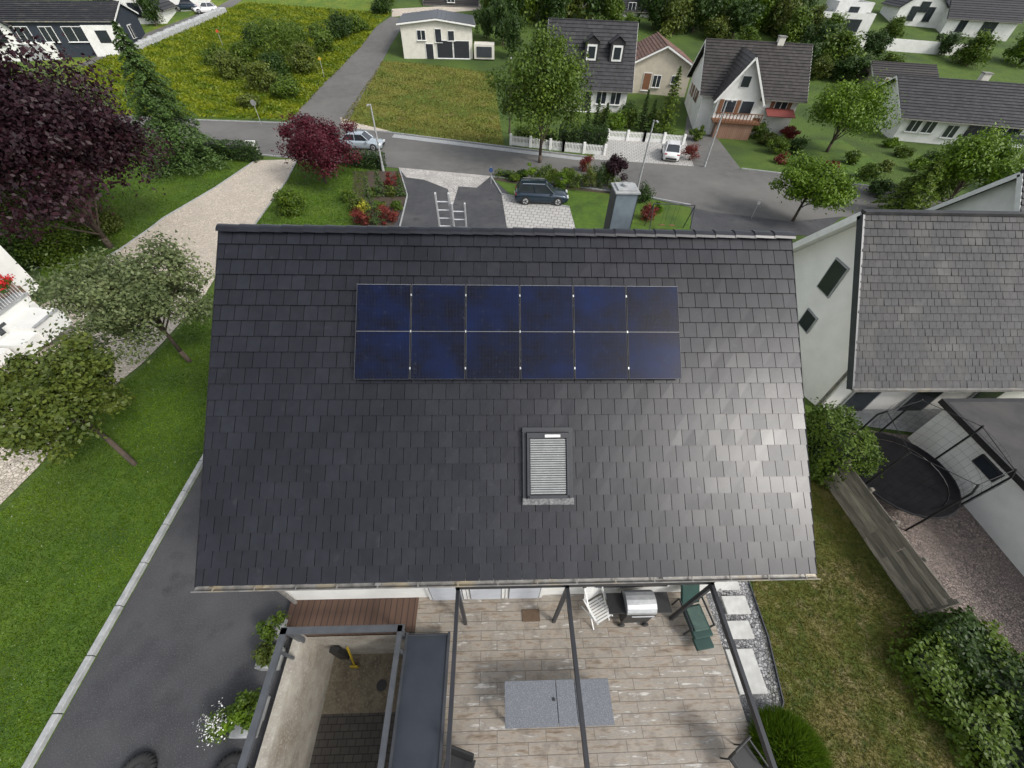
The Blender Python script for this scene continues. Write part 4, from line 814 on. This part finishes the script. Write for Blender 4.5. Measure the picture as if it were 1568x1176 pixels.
g=G(1198,1160); E=empty('ornamental_grass',g); n=9000; a=rng.random(n)*6.28; q=rng.random(n)**.6*.72; zz=.72*np.sqrt(np.clip(1-(q/.78)**2,0,1))*(.5+.5*rng.random(n)); pos=np.stack([q*np.cos(a),q*np.sin(a),zz],1)
nn=norm(np.stack([-np.sin(a),np.cos(a),np.full(n,.3)],1)+rng.normal(size=(n,3))*.3); tdir=norm(np.stack([np.cos(a)*q,np.sin(a)*q,np.full(n,.35)],1)+rng.normal(size=(n,3))*.15); bb=norm(np.cross(tdir,nn))
V=np.stack([pos-tdir*.16,pos-bb*.008,pos+tdir*.16,pos+bb*.008],1); quads('foliage',V,.1+.75*rng.random(n),L_bright,E)
for (px,py,rr,m) in((428,968,.28,L_mid),(420,1010,.25,L_ol),(395,1085,.32,L_mid),(385,1110,.3,L_bright)):
    g=G(px,py); E=empty('planter',g); b=MB(); b.box((0,0,.18),(.42,.42,.36)); b.obj('trough',[kerbm],E,bevel=.02); blob('foliage',(0,0,.3),rr,rr,rr*.9,m,1300,.065,E,12)
g=G(352,1112); e=blob('white_flowering_plant',g,.30,.30,.45,L_mid,900,.05); blob('blossom',(0,0,.35),.32,.32,.36,L_wht,320,.035,e,24)
for px in(215,355):
    g=G(px,1186); E=empty('stacked_tyre',g); b=MB(); n=24
    for i in range(n):
        a=2*math.pi*i/n; a2=2*math.pi*(i+1)/n; b.cyl((.24*math.cos(a),.24*math.sin(a),.1),(.24*math.cos(a2),.24*math.sin(a2),.1),.09,.09,8,0,False)
    b.obj('tyre',[rubber],E,smooth=True)
tufts('lawn_grass_blades',[p for p in lawnL],110000,.055,L_grass)
tufts('dry_lawn_grass_blades',lawnR,42000,.05,L_grassd)
tufts('lawn_daisies',[p for p in lawnL],700,.03,L_wht)
tufts('front_lawn_grass_blades',fl,16000,.11,L_grass); tufts('left_garden_grass_blades',ll,24000,.11,L_grass); tufts('lot_grass_blades',lot,22000,.22,L_grassd)
mp=[G(*p) for p in[(-80,172),(285,180),(447,184),(500,125),(555,70),(578,38),(600,22),(380,5),(330,20),(200,70),(120,110),(-80,140)]]
tufts('meadow_grass_blades',[(p.x,p.y) for p in mp],60000,.45,L_mead,up=.5)
for (px,py,r,m) in((435,95,42,L_mid),(400,75,22,L_dark),(470,110,26,L_ol),(360,120,24,L_ol),(335,100,16,L_mid),(410,140,26,L_ol),(440,150,20,L_mid),(385,165,14,L_ol),(520,60,22,L_dark),(545,50,16,L_mid),(500,80,18,L_mid),(585,22,14,L_dark),(455,70,20,L_mid),(375,95,18,L_mid),(425,120,22,L_dark),(490,60,14,L_mid)):
    shrub('meadow_bush',px,py,r,m,.8,nl=4500,size=.26,ncl=34)
tm=[]
for m,sz in((L_dark,.38),(L_mid,.38),(L_ol,.38),(L_bright,.36)):
    Q,rn,_=crown_pts((0,0,2.7),2.7,2.7,3.2,60,5200,sz,.4,.34,-.9,1.6); o=quads('crown',Q,rn,m); tm.append(o.data); bpy.data.objects.remove(o)
DT=empty('distant_trees')
def dt(px,py,s,k,tall=1.0):
    g=G(px,py); o=bpy.data.objects.new('crown',tm[k]); COL.objects.link(o); o.parent=DT; sc=s*1.25*kh(g)/2.6; o.scale=(sc*random.uniform(.85,1.15),sc*random.uniform(.85,1.15),sc*tall); o.location=g-Vector((0,0,sc*.3)); o.rotation_euler[2]=random.random()*6
    t=bpy.data.objects.new('trunk',tkm); COL.objects.link(t); t.parent=DT; t.location=g; t.scale=(sc,sc,sc)
tb=MB(); tb.cyl((0,0,-.3),(0,0,3.0),.2,.08,7); to=tb.obj('t',[barkm]); tkm=to.data; bpy.data.objects.remove(to)
for (px,py,s,k,tl) in((775,40,18,0,1.6),(800,34,22,1,1.4),(830,30,24,1,1.3),(870,32,22,2,1.3),(905,34,24,0,1.2),(770,70,14,0,1.5),(785,90,12,0,1.6),(935,40,16,1,1.1),(1000,45,18,0,1),(1030,52,20,2,1),(1060,50,18,0,1),(1090,45,22,1,1),(1120,60,18,0,1),(1150,45,22,3,1),(1185,55,20,2,1),(1210,70,18,1,1),(1245,95,18,0,1),(1270,110,22,1,.9),(1225,110,14,0,1),(1080,25,18,0,1),(1130,20,18,1,1),(1180,20,20,0,1),(1040,20,16,3,1),(990,22,16,0,1),(1210,28,14,0,1),(1350,120,14,1,.9),(1330,90,14,0,.9),(1560,100,20,3,.9),(1480,100,18,1,.9),(1440,85,12,0,.9),(1360,60,12,1,.9),(170,22,18,0,1.2),(240,40,12,0,1.2),(590,10,12,1,1),(745,60,12,0,1.2),(1500,20,20,0,.8),(1545,210,14,1,1),(1555,300,26,3,1),(1430,300,20,1,.9),(770,20,20,0,1.4),(860,14,20,0,1),(920,14,18,1,1),(960,60,12,1,1),(1015,30,18,2,1),(1060,30,18,1,1),(1110,38,20,3,1),(1160,30,18,1,1),(1200,48,18,0,1),(1235,62,16,2,1),(1260,80,18,1,1),(1095,62,14,2,.8),(1140,72,12,1,.8),(1290,125,16,0,.8),(1250,120,14,2,.8),(755,30,14,1,1.4),(850,45,18,0,1.1)):
    dt(px,py,s,k,tl)
for i in range(110):
    x=random.uniform(-160,220); y=random.uniform(150,200); o=bpy.data.objects.new('crown',tm[i%4]); COL.objects.link(o); o.parent=DT; s=random.uniform(1.2,2.6); o.scale=(s,s,s); o.location=(x,y,terr(y)-1)
b=MB()
A=G(215,76);B=G(345,20)
for i in range(70):
    t=i/70; p=A.lerp(B,t); p.z=terr(p.y); b.box(p+Vector((0,0,.35)),(1.0,.8,.9+random.random()*.4),0,Matrix.Rotation(random.random(),3,'Z'))
b.obj('stone_retaining_wall',[kerbm],bevel=.15)
# ------------------------------------------------------------------ light
w=bpy.data.worlds.new("World"); SC.world=w; w.use_nodes=True; nt=w.node_tree; bg=nt.nodes['Background']; sky=nt.nodes.new('ShaderNodeTexSky'); sky.sky_type='NISHITA'; sky.sun_disc=False
sd=Vector((.594,-.428,.676)).normalized(); el=math.asin(sd.z); az=math.atan2(sd.x,sd.y)
sky.sun_elevation=el; sky.sun_rotation=az; sky.dust_density=3; sky.ozone_density=1
hs=nt.nodes.new('ShaderNodeHueSaturation'); hs.inputs['Saturation'].default_value=.30; hs.inputs['Value'].default_value=1.6; nt.links.new(sky.outputs[0],hs.inputs['Color']); nt.links.new(hs.outputs[0],bg.inputs[0]); bg.inputs[1].default_value=.15
sl_=bpy.data.lights.new('sun','SUN'); sl_.energy=1.9; sl_.angle=math.radians(10); sl_.color=(1,.96,.9); so=bpy.data.objects.new('sun',sl_); COL.objects.link(so); so.rotation_euler=sd.to_track_quat('Z','Y').to_euler()
cd=bpy.data.cameras.new('camera'); co=bpy.data.objects.new('camera',cd); COL.objects.link(co); cd.sensor_width=36; cd.lens=F/1568*36; cd.clip_end=3000; cd.clip_start=.1
co.matrix_world=Matrix.Translation((0,0,ZC))@Matrix(RM.tolist()).to_4x4(); SC.camera=co
SC.view_settings.view_transform='Standard'; SC.view_settings.look='None'; SC.view_settings.exposure=0
